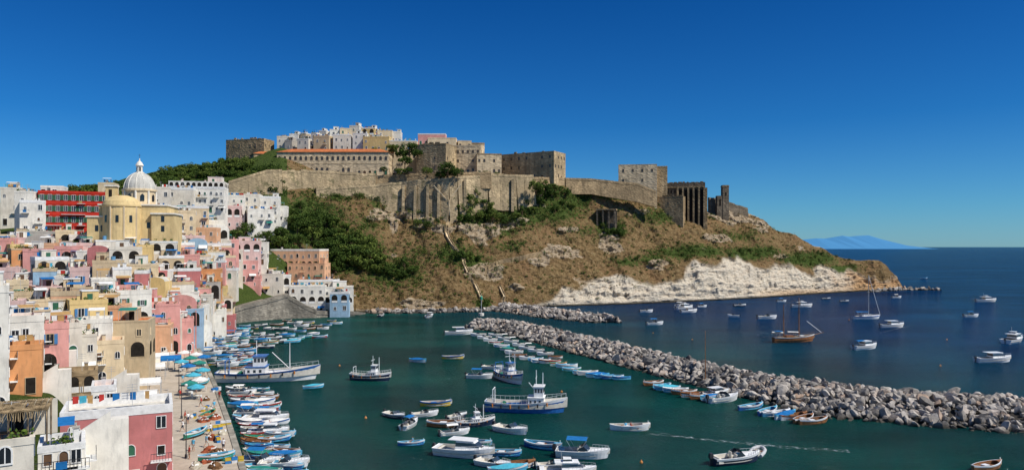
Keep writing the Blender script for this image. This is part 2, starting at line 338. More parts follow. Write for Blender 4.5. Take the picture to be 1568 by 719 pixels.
        if clutter:
            if r.random()<.5 and W_>4:
                w=r.uniform(.25,.45)*W_; d=r.uniform(.35,.6)*D_; x0=r.uniform(-W_/2+.4,W_/2-w-.4); hh=r.uniform(1.9,2.6); y0=D_/2-d-.4
                mb.box(x0,x0+w,y0,y0+d,H_+.06,H_+hh,wall if r.random()<.6 else pl('white'))
                mb.box(x0-.1,x0+w+.1,y0-.1,y0+d+.1,H_+hh,H_+hh+.15,trim)
                mb.box(x0+w*.3,x0+w*.3+.9,y0-.03,y0,H_+.1,H_+1.8,r.choice([shade_panel,greensh,brownsh]))
            for _ in range(r.randrange(4)):
                cx=r.uniform(-W_/2+.7,W_/2-.7); cy=r.uniform(-D_/2+.7,D_/2-.7)
                mb.box(cx-.25,cx+.25,cy-.25,cy+.25,H_+.06,H_+1.5,pm); mb.box(cx-.33,cx+.33,cy-.33,cy+.33,H_+1.5,H_+1.62,roofg)
            if r.random()<.5:
                cx=r.uniform(-W_/3,W_/3); mb.rod((cx,0,H_),(cx,0,H_+3),.035,metal,n=4)
                for q in(2.3,2.6,2.9): mb.rod((cx-.55,0,H_+q),(cx+.55,0,H_+q),.025,metal,n=3)
            if r.random()<.3:
                w=min(2.8,W_*.5); cl=r.choice([canvas_w,canvas_b,canvas_g,canvas_o]); x0=-w/2; y0=-D_/2+.5
                for qx in(x0,x0+w):
                    for qy in(y0,y0+2.2): mb.rod((qx,qy,H_),(qx,qy,H_+2.2+(qy-y0)*.15),.04,metal,n=4)
                mb.face([(x0-.1,y0-.1,H_+2.2),(x0+w+.1,y0-.1,H_+2.2),(x0+w+.1,y0+2.3,H_+2.55),(x0-.1,y0+2.3,H_+2.55)],cl)
            if r.random()<.35:
                y0=r.uniform(-D_/4,D_/4); za=H_+1.9
                for qx in(-W_/2+.4,W_/2-.4): mb.rod((qx,y0,H_),(qx,y0,za),.03,metal,n=4)
                mb.rod((-W_/2+.4,y0,za),(W_/2-.4,y0,za),.012,metal,n=3); xx=-W_/2+.8
                while xx<W_/2-1.3:
                    ww=r.uniform(.4,.9); 
                    if r.random()<.7: mb.face([(xx,y0+.01,za),(xx+ww,y0+.01,za),(xx+ww,y0+.03,za-r.uniform(.6,1.1)),(xx,y0+.03,za-.9)],r.choice([canvas_w,canvas_w,whitep,canvas_b,canvas_t,canvas_o,hr_]))
                    xx+=ww+.1
            if r.random()<.2:
                cx=r.uniform(-W_/3,W_/3); mb.revolve(cx,D_/4,[(0,H_+1.6),(.5,H_+1.55),(.5,H_+.5),(0,H_+.45)],paint('water_tank',(.12,.3,.5)),10)
            if r.random()<.45:
                for _ in range(5):
                    cx=r.uniform(-W_/2+.5,W_/2-.5); cy=-D_/2+.55
                    mb.revolve(cx,cy,[(.14,H_+.06),(.22,H_+.5),(0,H_+.5)],tile,6)
                    for _ in range(16):
                        q=Vector((cx+r.gauss(0,.25),cy+r.gauss(0,.22),H_+.8+r.gauss(0,.25))); a1=Vector((r.gauss(0,1),r.gauss(0,1),r.gauss(0,1))).normalized()*.15; a2=a1.orthogonal().normalized()*.13
                        mb.face([q-a1,q-a2,q+a1,q+a2],leafG)
    elif roof=='vault':
        n=8; k=max(1,int(W_/4)); w=W_/k
        for c in range(k):
            cx=-W_/2+w*(c+.5)
            for i in range(n):
                t0=math.pi*i/n;t1=math.pi*(i+1)/n; R_=w/2*.98
                mb.face([(cx+R_*math.cos(t0),-D_/2,H_+R_*.5*math.sin(t0)),(cx+R_*math.cos(t1),-D_/2,H_+R_*.5*math.sin(t1)),(cx+R_*math.cos(t1),D_/2,H_+R_*.5*math.sin(t1)),(cx+R_*math.cos(t0),D_/2,H_+R_*.5*math.sin(t0))],roofw)
                mb.face([(cx,-D_/2,H_),(cx+R_*math.cos(t0),-D_/2,H_+R_*.5*math.sin(t0)),(cx+R_*math.cos(t1),-D_/2,H_+R_*.5*math.sin(t1))],wall)
    else:
        rh=min(2.6,D_*.2); o=.5; i=D_*.45
        A=[(-W_/2-o,-D_/2-o,H_+.1),(W_/2+o,-D_/2-o,H_+.1),(W_/2+o,D_/2+o,H_+.1),(-W_/2-o,D_/2+o,H_+.1)]; B=[(-W_/2+i,0,H_+rh),(W_/2-i,0,H_+rh)]
        mb.face([A[0],A[1],B[1],B[0]],tile); mb.face([A[2],A[3],B[0],B[1]],tile); mb.face([A[1],A[2],B[1]],tile); mb.face([A[3],A[0],B[0]],tile)
        mb.box(-W_/2-.4,W_/2+.4,-D_/2-.4,D_/2+.4,H_-.2,H_+.09,trim)
    return mb.obj(name,(x,y,z),yaw)
canvas_w=paint('white_canvas',(.78,.76,.72),.9,.15,.05); canvas_b=paint('blue_canvas',(.02,.16,.42),.85,.2,.05); canvas_g=paint('green_canvas',(.03,.22,.18),.85,.2,.05); canvas_o=paint('ochre_canvas',(.5,.3,.12),.85,.2,.05); canvas_t=paint('turquoise_canvas',(.08,.42,.55),.85,.2,.05); hr_=paint('red_cloth',(.5,.05,.04),.9,.2,.05)
leafG=leafmat('tree_foliage',(.024,.053,.010),(.085,.13,.024)); leafL=leafmat('light_foliage',(.06,.10,.018),(.15,.19,.042)); leafB=leafmat('dry_scrub',(.13,.09,.035),(.29,.21,.09)); bark=paint('tree_bark',(.12,.085,.055),.9,.4,.05)
def bld(name,u0,u1,vt,vb,d,D_,yawd,wall,**k):
    # fit the plan rectangle to its surveyed bearings: nearest corner at distance d, sides at the two bearings
    yaw=math.radians(yawd); t0=(u0-CU)/F; t1=(u1-CU)/F; w=max(2,(t1-t0)*d*.8); x=(t0+t1)/2*d; y=d+D_/2
    c,s=math.cos(yaw),math.sin(yaw)
    for _ in range(30):
        P=[(x+a*w/2*c-b_*D_/2*s,y+a*w/2*s+b_*D_/2*c) for a in(-1,1) for b_ in(-1,1)]
        lo=min(p[0]/p[1] for p in P); hi=max(p[0]/p[1] for p in P)
        y+=d-min(p[1] for p in P); w=min(max(1.8,w+((t1-t0)-(hi-lo))*d*.6/max(.5,c)),200); x+=((t0+t1)/2-(lo+hi)/2)*d
        if w<=2.2: D_=max(2.5,D_*.93)
    zb=Q(u0,vb,d).z; zt=Q(u0,vt,d).z
    return building(name,x,y,zb,w,D_,zt-zb,yaw,wall,**k)
# fortress town
K=dict(clutter=False,balc=0,arch=0,loggia=-1)
bld('ruined_stone_house',346,420,213,245,392,10,-14,tuff,st=2,bays=7,trim=tuff2,rubble=True,**K)
K2=dict(clutter=False,balc=0,loggia=-1)
bld('long_tile_roof_building',424,601,233,268,370,12,0,cream_st,st=2,bays=21,roof='hip',trim=tuff,wsize=(1.1,1.9),band=tuff2,arch=.9,skipwin=.05,**K2)
bld('long_building_wing',384,436,235,264,378,10,28,tuff2,st=2,bays=6,roof='hip',trim=tuff,arch=.5,**K2)
cc=['white2','white','sand','white','white2','white','cream','white2','yellow','cream','white']
for i,(a,b_,t) in enumerate([(424,447,209),(443,464,206),(460,478,204),(476,494,203),(488,508,199),(505,528,198),(520,538,195),(535,556,193),(553,580,196),(578,603,197),(600,616,201)]):
    bld('hilltop_house',a,b_,t+R.uniform(0,4),240,400+R.uniform(-6,8),7,R.uniform(-15,15),pl(cc[i]),clutter=True,balc=.1,seed=i)
for a,b_,t,c,d in [(436,455,216,'grey',394),(455,480,213,'white2',392),(480,510,210,'sand',392),(510,540,207,'white2',393),(540,566,205,'white',393),(556,600,211,'yellow',390),(596,640,216,'cream',390),(566,585,203,'pink',397)]:
    bld('hilltop_house',a,b_,t,242,d,6,R.uniform(-12,12),pl(c),seed=int(a),balc=.1)
bld('pink_hilltop_house',640,684,206,222,396,7,0,pl('pink'),st=1,bays=5,**K)
bld('stone_bastion',638,700,221,275,376,14,-20,tuff2,st=4,bays=4,trim=tuff,skipwin=.8,rubble=True,**K)
bld('cream_fort_house',690,742,224,266,386,10,-10,cream_st,st=3,bays=6,trim=tuff,**K)
bld('cream_fort_house',728,768,237,268,382,9,8,cream_st,st=2,bays=5,trim=tuff,**K)
bld('cream_fort_house',655,700,212,240,394,8,0,pl('cream'),st=2,bays=5,trim=tuff,**K)
bld('cream_fort_house',700,722,216,240,396,7,8,pl('sand'),st=2,bays=3,trim=tuff,**K)
bld('cream_fort_house',720,742,221,240,398,7,8,cream_st,st=1,bays=3,trim=tuff,**K)
bld('stone_fort_block',766,866,232,274,386,14,-30,tuff2,st=3,bays=7,trim=tuff,wsize=(.9,1.5),rubble=True,skipwin=.3,**K)
bld('pale_cliff_house',947,1006,252,297,407,10,-8,cream_st,st=3,bays=4,trim=tuff,skipwin=.6,**K)
bld('pale_cliff_house',998,1022,256,300,412,8,-8,tuff2,st=3,bays=2,trim=tuff,skipwin=.5,**K)
bld('cliff_ruin_house',1000,1050,301,335,405,9,-22,tuff,st=2,bays=3,trim=tuff,skipwin=.6,rubble=True,**K)
def buttressed():
    mb=MB(); W_,D_,H_=22,10,25
    mb.box(-W_/2,W_/2,-D_/2,D_/2,-10,H_,darkstone)
    for i in range(6):
        x=-4+i*2.9; mb.box(x-.5,x+.5,-D_/2-1.3,-D_/2+.1,-10,H_-3,tuff)
        if i<5: mb.box(x+.6,x+2.3,-D_/2-.02,-D_/2-.004,-3,H_-4,shade_panel)
    for i in range(2): mb.box(W_/2-.1,W_/2+1.2,-4+i*4.5,-3+i*4.5,-10,H_-3,tuff)
    for i in range(3):
        for s in (0,1): mb.box(-10+i*2,-9.2+i*2,-D_/2-.03,-D_/2-.003,14+s*5,15.6+s*5,shade_panel)
    for i in range(9): mb.box(-W_/2+i*2.4,-W_/2+i*2.4+R.uniform(.8,2.3),-D_/2-.04,-D_/2+.5,H_,H_+R.uniform(.2,.6),tuff)
    mb.box(-W_/2,W_/2,-D_/2-1.3,-D_/2,H_-3,H_-2.2,tuff)
    p=Q(1053,347,412); mb.obj('buttressed_fort_building',(p.x,p.y+6,p.z),math.radians(-14))
buttressed()
def tower():
    mb=MB(); 
    mb.box(-1.8,1.8,-2,2,-8,13.2,darkstone); mb.box(-5,-1.8,-1.8,1.8,-8,7,darkstone); mb.box(-2,2,-2.2,2.2,12.2,12.7,tuff)
    mb.box(-.4,.4,-2.05,-2.005,7,9,shade_panel); mb.box(-3.8,-2.8,-1.85,-1.805,1,5,shade_panel)
    p=Q(1110,318,430); mb.obj('ruined_tower',(p.x,p.y,p.z))
tower()
def pillars():
    mb=MB()
    for i in range(4):
        mb.box(i*3.1,i*3.1+.8,0,1,-6,8,darkstone)
    mb.box(-.3,10.5,-.1,6,8,8.8,tuff); mb.box(-.2,10.4,5,6,-6,8,darkstone); mb.box(0,10,1,5,-6,1,darkstone)
    p=hit(913,345) or Q(913,345,382); mb.obj('ruined_pillared_lookout',(p.x,p.y,p.z),-.25)
pillars()
def wallstrip(name,pts,th,mat,sub=3.0,ragged=.35,batter=.14):
    mb=MB(); r=random.Random(int(pts[0][0]*10)); prev=None
    for (x0,y0,a0,b0),(x1,y1,a1,b1) in zip(pts[:-1],pts[1:]):
        d=Vector((x1-x0,y1-y0,0)); L=d.length; n=Vector((-d.y,d.x,0)).normalized(); k=max(1,int(L/sub))
        for i in range(k):
            f0,f1=i/k,(i+1)/k; g=lambda f,z:Vector((x0+d.x*f,y0+d.y*f,z))
            t0=b0+(b1-b0)*f0; t1=b0+(b1-b0)*f1
            if ragged:
                q=r.uniform(-ragged,ragged) if r.random()<.4 else 0; t0+=q;t1+=q
            z0=a0+(a1-a0)*f0;z1=a0+(a1-a0)*f1
            A=g(f0,z0)-n*batter*(t0-z0);B=g(f1,z1)-n*batter*(t1-z1);Cc=g(f1,t1);Dd=g(f0,t0); o=n*th
            mb.face([A,B,Cc,Dd],mat); mb.face([Dd,Cc,Cc+o,Dd+o],mat); mb.face([g(f0,z0)+o,g(f1,z1)+o,Cc+o,Dd+o],mat)
            mb.face([A,Dd,Dd+o,g(f0,z0)+o],mat); mb.face([B,Cc,Cc+o,g(f1,z1)+o],mat)
            c0=Dd-n*.12-Vector((0,0,1.3)); c1=Cc-n*.12-Vector((0,0,1.3)); e=Vector((0,0,.3))
            mb.face([c0-n*.2,c1-n*.2,c1-n*.2+e,c0-n*.2+e],mat)
    return mb.obj(name)
def wp(u,vt,vb,d):
    a=Q(u,vt,d);b_=Q(u,vb,d); return (a.x,a.y,b_.z,a.z)
def ww(u,vt,vb,dfall,off=.5):
    h=hit(u,vb); d=h.y+off if h and abs(h.y-dfall)<22 else dfall
    a=Q(u,vt,d);b_=Q(u,vb,d); return (a.x,a.y,b_.z-4,a.z)
def wline(us_,tf,bf,d,off=.5):
    return [ww(u,np.interp(u,*tf),np.interp(u,*bf),d,off) for u in us_]
wallstrip('fortress_wall',wline([350,380,408,432],([350,380,408,432],[277,268,260,259]),([350,432],[300,292]),340),1.5,wallst)
wallstrip('fortress_wall',wline([432,470,500,540,575],([432,480,575],[261,260,266]),([432,480,575],[290,284,286]),348),1.5,wallst)
wallstrip('fortress_wall',wline([484,520,548,575,590,615,640,664,688,692],([484,576,640,692],[287,283,275,272]),([484,540,576,600,640,692],[300,298,302,316,324,330]),346),2.0,wallst)
wallstrip('fortress_wall',wline([692,700,722,742,746,765,768,790,812,817],([692,742,746,817],[270,268,266,268]),([692,742,780,817],[328,308,312,302]),356),2.0,wallst)
wallstrip('fortress_wall',wline([575,605,640,668,706,752],([575,752],[268,262]),([575,752],[284,276]),362),1.6,tuff)
wallstrip('fortress_wall',wline([752,800,817,868],([752,817,868],[265,270,273]),([752,868],[280,286]),374),1.6,tuff)
wallstrip('ridge_wall',wline([866,890,905,925,940,960,975,1005],([866,905,940,975,1005],[272,273,277,280,292]),([866,905,940,975,1005],[286,286,292,298,306]),396),1.2,tuff)
wallstrip('promontory_wall',wline([1086,1100,1125,1145],([1086,1100,1145],[302,304,318]),([1086,1145],[325,332]),430),1,darkstone)
for u,vt,vb in [(600,284,316),(618,284,320),(636,284,324),(655,282,326),(672,282,328),(712,275,322),(730,275,316),(765,274,310),(785,274,312),(802,276,308)]:
    h=hit(u,vb)
    if h:
        t=Q(u,vt,h.y); mb=MB(); hh=t.z-h.z
        P=[(-.7,-2.2,-4),(.7,-2.2,-4),(.7,1,-4),(-.7,1,-4),(-.6,.1,hh),(.6,.1,hh),(.6,1,hh),(-.6,1,hh)]
        for f in((0,1,5,4),(1,2,6,5),(3,0,4,7),(4,5,6,7)): mb.face([P[i] for i in f],wallst)
        mb.obj('wall_buttress',(h.x,h.y-.3,h.z))
mb=MB()
for u0,v0,u1,v1 in [(664,284,684,306),(706,282,688,306),(688,306,688,330)]:
    a=hit(u0,330);d=342 if a is None else a.y-1.2; A=Q(u0,v0,d);B=Q(u1,v1,d); mb.rod(A,B,.4,cream_st,n=4)
mb.obj('wall_ramp_coping')
# middle-distance houses and harbour-head
bld('white_arched_hotel',258,350,278,325,288,10,12,pl('white'),st=4,bays=10,arch=.6,loggia=3,seed=3)
bld('white_terrace_house',258,300,290,330,282,6,14,pl('white2'),seed=31)
for a,b_,t,v,c,d in [(328,376,301,350,'white',303),(372,402,300,335,'white2',312),(398,430,303,345,'white',314),(345,372,318,350,'lilac',300),(376,420,322,350,'white',305),(262,320,318,348,'cream',262),(296,345,340,385,'white',272),(352,400,372,402,'lilac',288),
  (150,182,282,320,'cream',262),(228,262,288,322,'white2',270),(0,40,289,345,'white2',238),(22,64,295,350,'white',222),(30,70,310,358,'white',218),(218,262,318,362,'peach',238),(255,300,325,372,'cream',246),(420,442,318,340,'white',318),
  (322,372,385,420,'white2',280),(350,395,402,432,'pink',285),(380,412,372,405,'white',294),(300,345,388,430,'pink',262),(330,368,420,462,'yellow',278),(366,405,425,458,'pink',288),(400,436,420,452,'white2',292),(300,338,352,392,'peach',258),(262,300,360,400,'white',250)]:
    bld('hillside_house',a,b_,t,v,d,8,math.degrees(math.atan((CU-(a+b_)/2)/F))*.8+R.uniform(-14,12),pl(c),seed=int(a*3+t),loggia=-1 if R.random()<.7 else 1,st=max(2,int((v-t)/F*d/3)))
bld('red_palace',58,182,294,362,226,12,24,pl('red'),st=4,bays=10,trim=whitep,shut=greensh,band=pl('red'),arch=0,balc=.4,wsize=(.9,1.7),clutter=False,seed=5,skipwin=0,loggia=-1)
bld('white_palace_top',62,104,287,296,238,7,20,pl('white'),st=1,bays=4,seed=6,**K)
bld('peach_harbour_building',404,503,384,428,304,11,-6,pl('peach'),st=3,bays=9,trim=pl('white'),arch=.7,loggia=1,seed=9)
bld('peach_house',440,506,404,440,301,7,-6,pl('peach'),st=3,bays=6,arch=.7,seed=10,trim=pl('cream'))
for a,b_,t,v,c,d,dd in [(443,500,440,480,'white',290,7),(484,541,441,482,'white',293,8),(456,520,431,470,'white2',298,6),(505,536,450,480,'sky',289,3.5),(410,446,424,458,'white',294,6)]:
    bld('waterfront_house',a,b_,t,v,d,dd,R.uniform(4,16),pl(c),arch=.6,trim=bluesh if R.random()<.5 else whitep,seed=int(a),loggia=1,wsize=(1.1,1.7))
WK=dict(ragged=0,batter=.05)
wallstrip('harbour_stone_wall',[wp(338,488,500,250),wp(345,476,500,262),wp(372,468,498,270),wp(410,458,496,279),wp(442,449,494,284)],4,greystone,**WK)
wallstrip('harbour_stone_wall',[wp(442,452,494,284),wp(470,468,492,286),wp(485,474,492,287)],4,greystone,**WK)
wallstrip('harbour_stone_wall',[wp(485,476,490,287),wp(541,476,488,296),wp(560,478,486,304)],4,greystone,**WK)
# church
def church():
    mb=MB(); Y=plaster('church_yellow',(.72,.55,.28),.85); Wt=pl('white'); Cr=pl('cream')
    for (x0,x1,y0,y1,z) in [(-9,9,-7,9,9.5),(-11.5,-6,-9,2,6),(5,11,-8,4,7)]: mb.box(x0,x1,y0,y1,-8,z,Y); mb.box(x0-.3,x1+.3,y0-.3,y1+.3,z,z+.4,Wt)
    mb.revolve(-3,-7,[(5,-8),(5,9),(5.25,9.1),(5.25,9.5)],Y,18,math.pi,2*math.pi)
    mb.revolve(-3,-7,[(5.1,9.5),(4.7,10.6),(3.4,11.7),(1.6,12.3),(0,12.4)],Y,18,math.pi,2*math.pi)
    mb.revolve(0,0,[(5.2,9.5),(5.2,10.2),(4.4,10.2),(4.4,14),(4.8,14.1),(4.8,14.6),(4.3,14.7)],Cr,24)
    for j in range(8):
        t=2*math.pi*j/8+.39; x,y=4.42*math.cos(t),4.42*math.sin(t); tx,ty=-math.sin(t)*.55,math.cos(t)*.55; q=1.012
        mb.face([((x-tx)*q,(y-ty)*q,11),((x+tx)*q,(y+ty)*q,11),((x+tx)*q,(y+ty)*q,12.6),(x*q,y*q,13.2),((x-tx)*q,(y-ty)*q,12.6)],glass)
        t+=.39; x,y=4.5*math.cos(t),4.5*math.sin(t); mb.rod((x,y,10.2),(x,y,14.1),.3,Wt,n=6)
    pr=[(4.3*math.cos(a),14.7+5.0*math.sin(a)) for a in np.linspace(0,1.38,10)]
    mb.revolve(0,0,pr,plaster('dome_lead_white',(.54,.53,.49),.85),24)
    for j in range(12):
        t=2*math.pi*j/12
        for (r0,z0),(r1,z1) in zip(pr[:-1],pr[1:]): mb.rod((r0*math.cos(t),r0*math.sin(t),z0),(r1*math.cos(t),r1*math.sin(t),z1),.13,Wt,n=4)
    mb.revolve(0,0,[(1.3,19.4),(1.3,19.8),(.85,19.8),(.85,21.6),(1.15,21.7),(1.1,21.9),(.8,22.5),(.2,23.2),(.12,23.9),(0,23.9)],Wt,12)
    for j in range(4):
        t=2*math.pi*j/4+.4; mb.face([(.87*math.cos(t-.25),.87*math.sin(t-.25),20),(.87*math.cos(t+.25),.87*math.sin(t+.25),20),(.87*math.cos(t+.25),.87*math.sin(t+.25),21.3),(.87*math.cos(t-.25),.87*math.sin(t-.25),21.3)],shade_panel)
    mb.rod((0,0,23.9),(0,0,25.2),.05,darkmetal,n=4); mb.rod((-.35,0,24.8),(.35,0,24.8),.05,darkmetal,n=4)
    for (x,z) in((-9,2),(-7.5,2),(8,2),(8,4.8),(4,3)): 
        y0=-9.0 if x<-5 else (-8.0 if x>5 else -7.0); mb.box(x-.45,x+.45,y0-.04,y0-.01,z,z+1.7,glass)
    for j in (-1,0,1):
        t=1.5*math.pi+j*.7; x,y=-3+5.03*math.cos(t),-7+5.03*math.sin(t); tx,ty=-math.sin(t)*.4,math.cos(t)*.4
        mb.face([(x-tx,y-ty,4.5),(x+tx,y+ty,4.5),(x+tx,y+ty,6.5),(x-tx,y-ty,6.5)],glass)
        t+=.35; mb.rod((-3+5.05*math.cos(t),-7+5.05*math.sin(t),-4),(-3+5.05*math.cos(t),-7+5.05*math.sin(t),9),.25,Cr,n=4)
    mb.box(-9.5,-6.8,1,4,9.9,15.5,Y); mb.box(-9.8,-6.5,.7,4.3,15.5,15.9,Wt); mb.box(-8.6,-7.7,.96,.99,12.4,14.6,shade_panel)
    p=Q(203,365,214); mb.obj('domed_church',(p.x,p.y+4,p.z),math.radians(14))
church()
def stairs(u,v,d,n,yaw,c='white'):
    mb=MB(); Wt=pl(c)
    for i in range(n): mb.box(i*.3,(i+1)*.3,-.7,.7,-3,(i+1)*.19,Wt)
    P=[(0,-.95,-3),(n*.3,-.95,-3),(n*.3,-.95,n*.19+.9),(0,-.95,.9)]; Q2=[(a,-.71,c_) for a,b_,c_ in P]
    mb.face(P,Wt); mb.face(Q2,Wt); mb.face([P[3],P[2],Q2[2],Q2[3]],Wt); mb.face([P[0],P[3],Q2[3],Q2[0]],Wt)
    mb.box(n*.3+.002,n*.3+1.6,-.95,.7,-3,n*.19+.003,Wt)
    p=Q(u,v,d); mb.obj('outside_stairway',(p.x,p.y,p.z),yaw)
# town rows
def vbase_to_d(u,v):
    k=max(0,min(len(cu)-2,np.searchsorted(cu,u,side='right')-1)); f=(u-cu[k])/(cu[k+1]-cu[k]); dz=CA[k]*(1-f)+CA[k+1]*f
    for d,z in dz:
        if z<.5: continue
        vv=HV+(HC-z)*F/d
        if vv<=v: return d,z
    return None
weights=['white']*12+['white2']*7+['cream']*6+['pink']*9+['rose']*3+['yellow']*4+['peach']*6+['sky']*2+['lilac']*5+['sand']*4+['grey']*1+['orange']*2
rr=random.Random(29)
for ri,vb in enumerate([352,366,380,395,410,426,443,461,480,500,522,546,572,600,632]):
    u=-30+rr.uniform(0,20)
    while u<330:
        r_=vbase_to_d(u,vb)
        if r_ is None: u+=30; continue
        d,z=r_; w=rr.uniform(3.6,8.0); wu=w/d*F
        skip=(vb<372 and u<262) or (vb<=366 and u<300)
        if vb>560 and u+wu>95: skip=True
        if vb>600 and u+wu>60: skip=True
        if not skip:
            c=rr.choice(weights); D_=rr.uniform(5,8); H_=rr.uniform(3.4,7.6) 
            if vb<400: H_=rr.uniform(3.2,5.6)
            if z<4: H_=rr.uniform(6,9.5)
            roof='vault' if rr.random()<.08 else 'flat'
            x=(u+wu/2-CU)/F*d; ya=math.atan((CU-u)/F)
            building('town_house',x,d+D_/2-rr.uniform(0,2.5),z-.6,w,D_,H_,ya+math.radians(rr.uniform(-18,10)),pl(c),roof=roof,arch=.35,shut=rr.choice([None,None,None,greensh,brownsh,bluesh]),seed=rr.randrange(99999),trim=rr.choice([whitep,whitep,pl('cream'),pl('sand')]),base=9)
            if rr.random()<.5:
                c2=rr.choice(weights); w2=rr.uniform(2.5,4.5); h2=H_*rr.uniform(.35,.8)
                building('town_house_annexe',x+rr.choice([-1,1])*(w/2-.3),d-rr.uniform(.3,1.6)+2,z-.8,w2,4.2,h2,ya+math.radians(rr.uniform(-14,10)),pl(c2),arch=.5,seed=rr.randrange(99999),base=8,st=max(1,int(h2/2.8)),bays=1)
            if rr.random()<.28: stairs(u+wu*rr.random(),vb-2,d-1.6,rr.randrange(9,15),ya+rr.choice([0,math.pi])+rr.uniform(-.1,.1),rr.choice(['white','white2','cream']))
        u+=wu*rr.uniform(.85,1.15)
# hero town houses
bld('pink_waterfront_house',206,276,470,548,172,7,24,pl('pink'),st=3,bays=4,arch=.8,trim=whitep,seed=77,loggia=0,roofm=roofw)
bld('pink_waterfront_house',262,297,493,545,178,6,24,pl('pink'),st=2,bays=2,arch=1,seed=78)
bld('white_quay_house',198,236,540,572,160,6,24,pl('white'),seed=12)
bld('rose_terrace_house',72,165,480,545,140,7,26,pl('rose'),st=2,bays=4,seed=14,loggia=-1)
bld('rose_terrace_house',42,130,428,450,178,6,26,pl('rose'),st=1,bays=5,seed=15)
bld('red_small_house',272,308,415,462,205,6,20,pl('rose'),seed=16)
bld('ochre_house',156,222,408,450,196,8,22,pl('yellow'),st=2,bays=4,arch=.8,seed=17,loggia=-1)
bld('stone_house',76,150,578,640,108,5,28,tuff,st=2,bays=3,seed=18)
bld('white_flat_house',78,150,518,585,122,7,28,pl('white2'),st=2,bays=3,seed=19,loggia=-1)
bld('cream_step_house',142,190,528,590,126,6,28,pl('cream'),st=2,bays=2,seed=191,arch=.8)
bld('white_corner_house',140,178,600,650,100,5,28,pl('white'),st=2,bays=2,seed=192,arch=.8)
bld('tall_white_house',-60,14,450,640,92,8,34,pl('white'),st=5,bays=3,seed=20)
bld('white_stair_house',12,68,494,600,108,6,32,pl('white'),st=3,bays=3,seed=22)
bld('pale_pink_house',-20,40,468,560,128,6,30,pl('lilac'),st=3,bays=3,seed=221)
bld('rose_quayside_house',92,264,645,760,80,7,26,pl('rose'),st=3,bays=4,seed=26,trim=whitep,loggia=-1,wsize=(.95,1.35),shut=None,skipwin=.3,roofm=roofw)
bld('white_low_house',58,130,694,780,66,5,30,pl('white'),st=3,bays=3,seed=24,roofm=roofw)
bld('foreground_white_house',-40,52,690,800,56,6,33,pl('white2'),st=3,bays=3,seed=25,loggia=-1,roofm=roofw)
stairs(28,602,103,16,.5); stairs(95,688,72,14,.5); stairs(150,600,115,14,.3); stairs(230,555,168,12,.4); stairs(180,520,150,12,.4); stairs(60,560,118,12,.5)
def pergola():
    mb=MB(); reed=paint('reed_thatch',(.38,.28,.16),.95,.6,.05)
    for i in range(4):
        for j in range(2): mb.rod((i*1.3,j*2.6,0),(i*1.3,j*2.6,2.6+j*.3),.08,wood2,n=6)
    for i in range(44):
        x=-.3+i*.1; mb.rod((x,-.4,2.62+R.uniform(0,.06)),(x+R.uniform(-.05,.05),3.0,3.0),.055,reed,n=4)
    for i in range(30): 
        x=-.3+i*.145; mb.rod((x,-.42,2.6),(x+R.uniform(-.1,.1),-.5,2.1+R.uniform(-.3,.3)),.03,reed,n=3)
    mb.box(-.3,4.3,3.1,3.3,0,2.9,pl('white2')); mb.box(.8,1.9,3.05,3.09,0,2.1,shade_panel); mb.box(.5,2.0,1,2,.7,.75,wood)
    for x in(.6,1.9):
        for y in(1.1,1.9): mb.rod((x,y,0),(x,y,.7),.04,wood,n=4)
    p=Q(-32,690,57); PG=(p.x+.3,p.y+.6,p.z+.12); mb.obj('reed_roof_pergola',PG,.45); return PG
PG=pergola()
# ---------------------------------------------------------------- quay
ZQ=1.4
edge=[(430,840),(378,719),(352,640),(333,590),(319,560),(306,532),(303,512),(322,500),(345,492)]
E=[W(u,v,ZQ) for u,v in edge]
mb=MB(); pave=plaster('quay_paving',(.50,.43,.35),.95); kerb=stone('quay_kerb',(.42,.39,.33),.7)
for a,b_ in zip(E[:-1],E[1:]):
    a2=Vector((-210,a.y,ZQ));b2=Vector((-210,b_.y,ZQ))
    mb.face([a,b_,b2,a2],pave)
    n=Vector((b_.y-a.y,-(b_.x-a.x),0)).normalized()
    i0=a-n*.8;i1=b_-n*.8; up=Vector((0,0,.12))
    mb.face([a+up,b_+up,i1+up,i0+up],kerb); mb.face([i0,i1,i1+up,i0+up],kerb)
    dn=Vector((0,0,-4)); mb.face([a+dn,b_+dn,b_+up,a+up],kerb)
mb.obj('quay_pavement')
def qp(u,v): return W(u,v,ZQ)
def umbrella(c):
    mb=MB(); mb.rod((0,0,0),(0,0,2.5),.04,metal); n=8
    for j in range(n):
        t0=2*math.pi*j/n;t1=2*math.pi*(j+1)/n
        A=(1.5*math.cos(t0),1.5*math.sin(t0),2.1);B=(1.5*math.cos(t1),1.5*math.sin(t1),2.1)
        mb.face([A,B,(0,0,2.65)],c); mb.face([A,B,(B[0],B[1],1.9),(A[0],A[1],1.9)],c); mb.rod((0,0,2.62),A,.015,metal,n=3)
    mb.revolve(0,0,[(.3,0),(.3,.1),(0,.1)],roofg,8); return mb.mesh('umbrella')
def tableset():
    mb=MB(); mb.box(-.5,.5,-.4,.4,.7,.75,canvas_w); 
    for x in(-.42,.42):
        for y in(-.33,.33): mb.rod((x,y,0),(x,y,.7),.025,metal,n=4)
    for s,c in((-1,whitep),(1,whitep)):
        x=s*.85; mb.box(x-.2,x+.2,-.2,.2,.42,.46,c); mb.box(min(x+s*.17,x+s*.2),max(x+s*.17,x+s*.2),-.2,.2,.46,.9,c)
        for a in(-.17,.17):
            for b_ in(-.17,.17): mb.rod((x+a,b_,0),(x+a,b_,.42),.02,c,n=4)
    return mb.mesh('cafe_table')
UM=[umbrella(c) for c in(canvas_w,canvas_w,canvas_b,canvas_t,canvas_g)]; TB=tableset()
rq=random.Random(3)
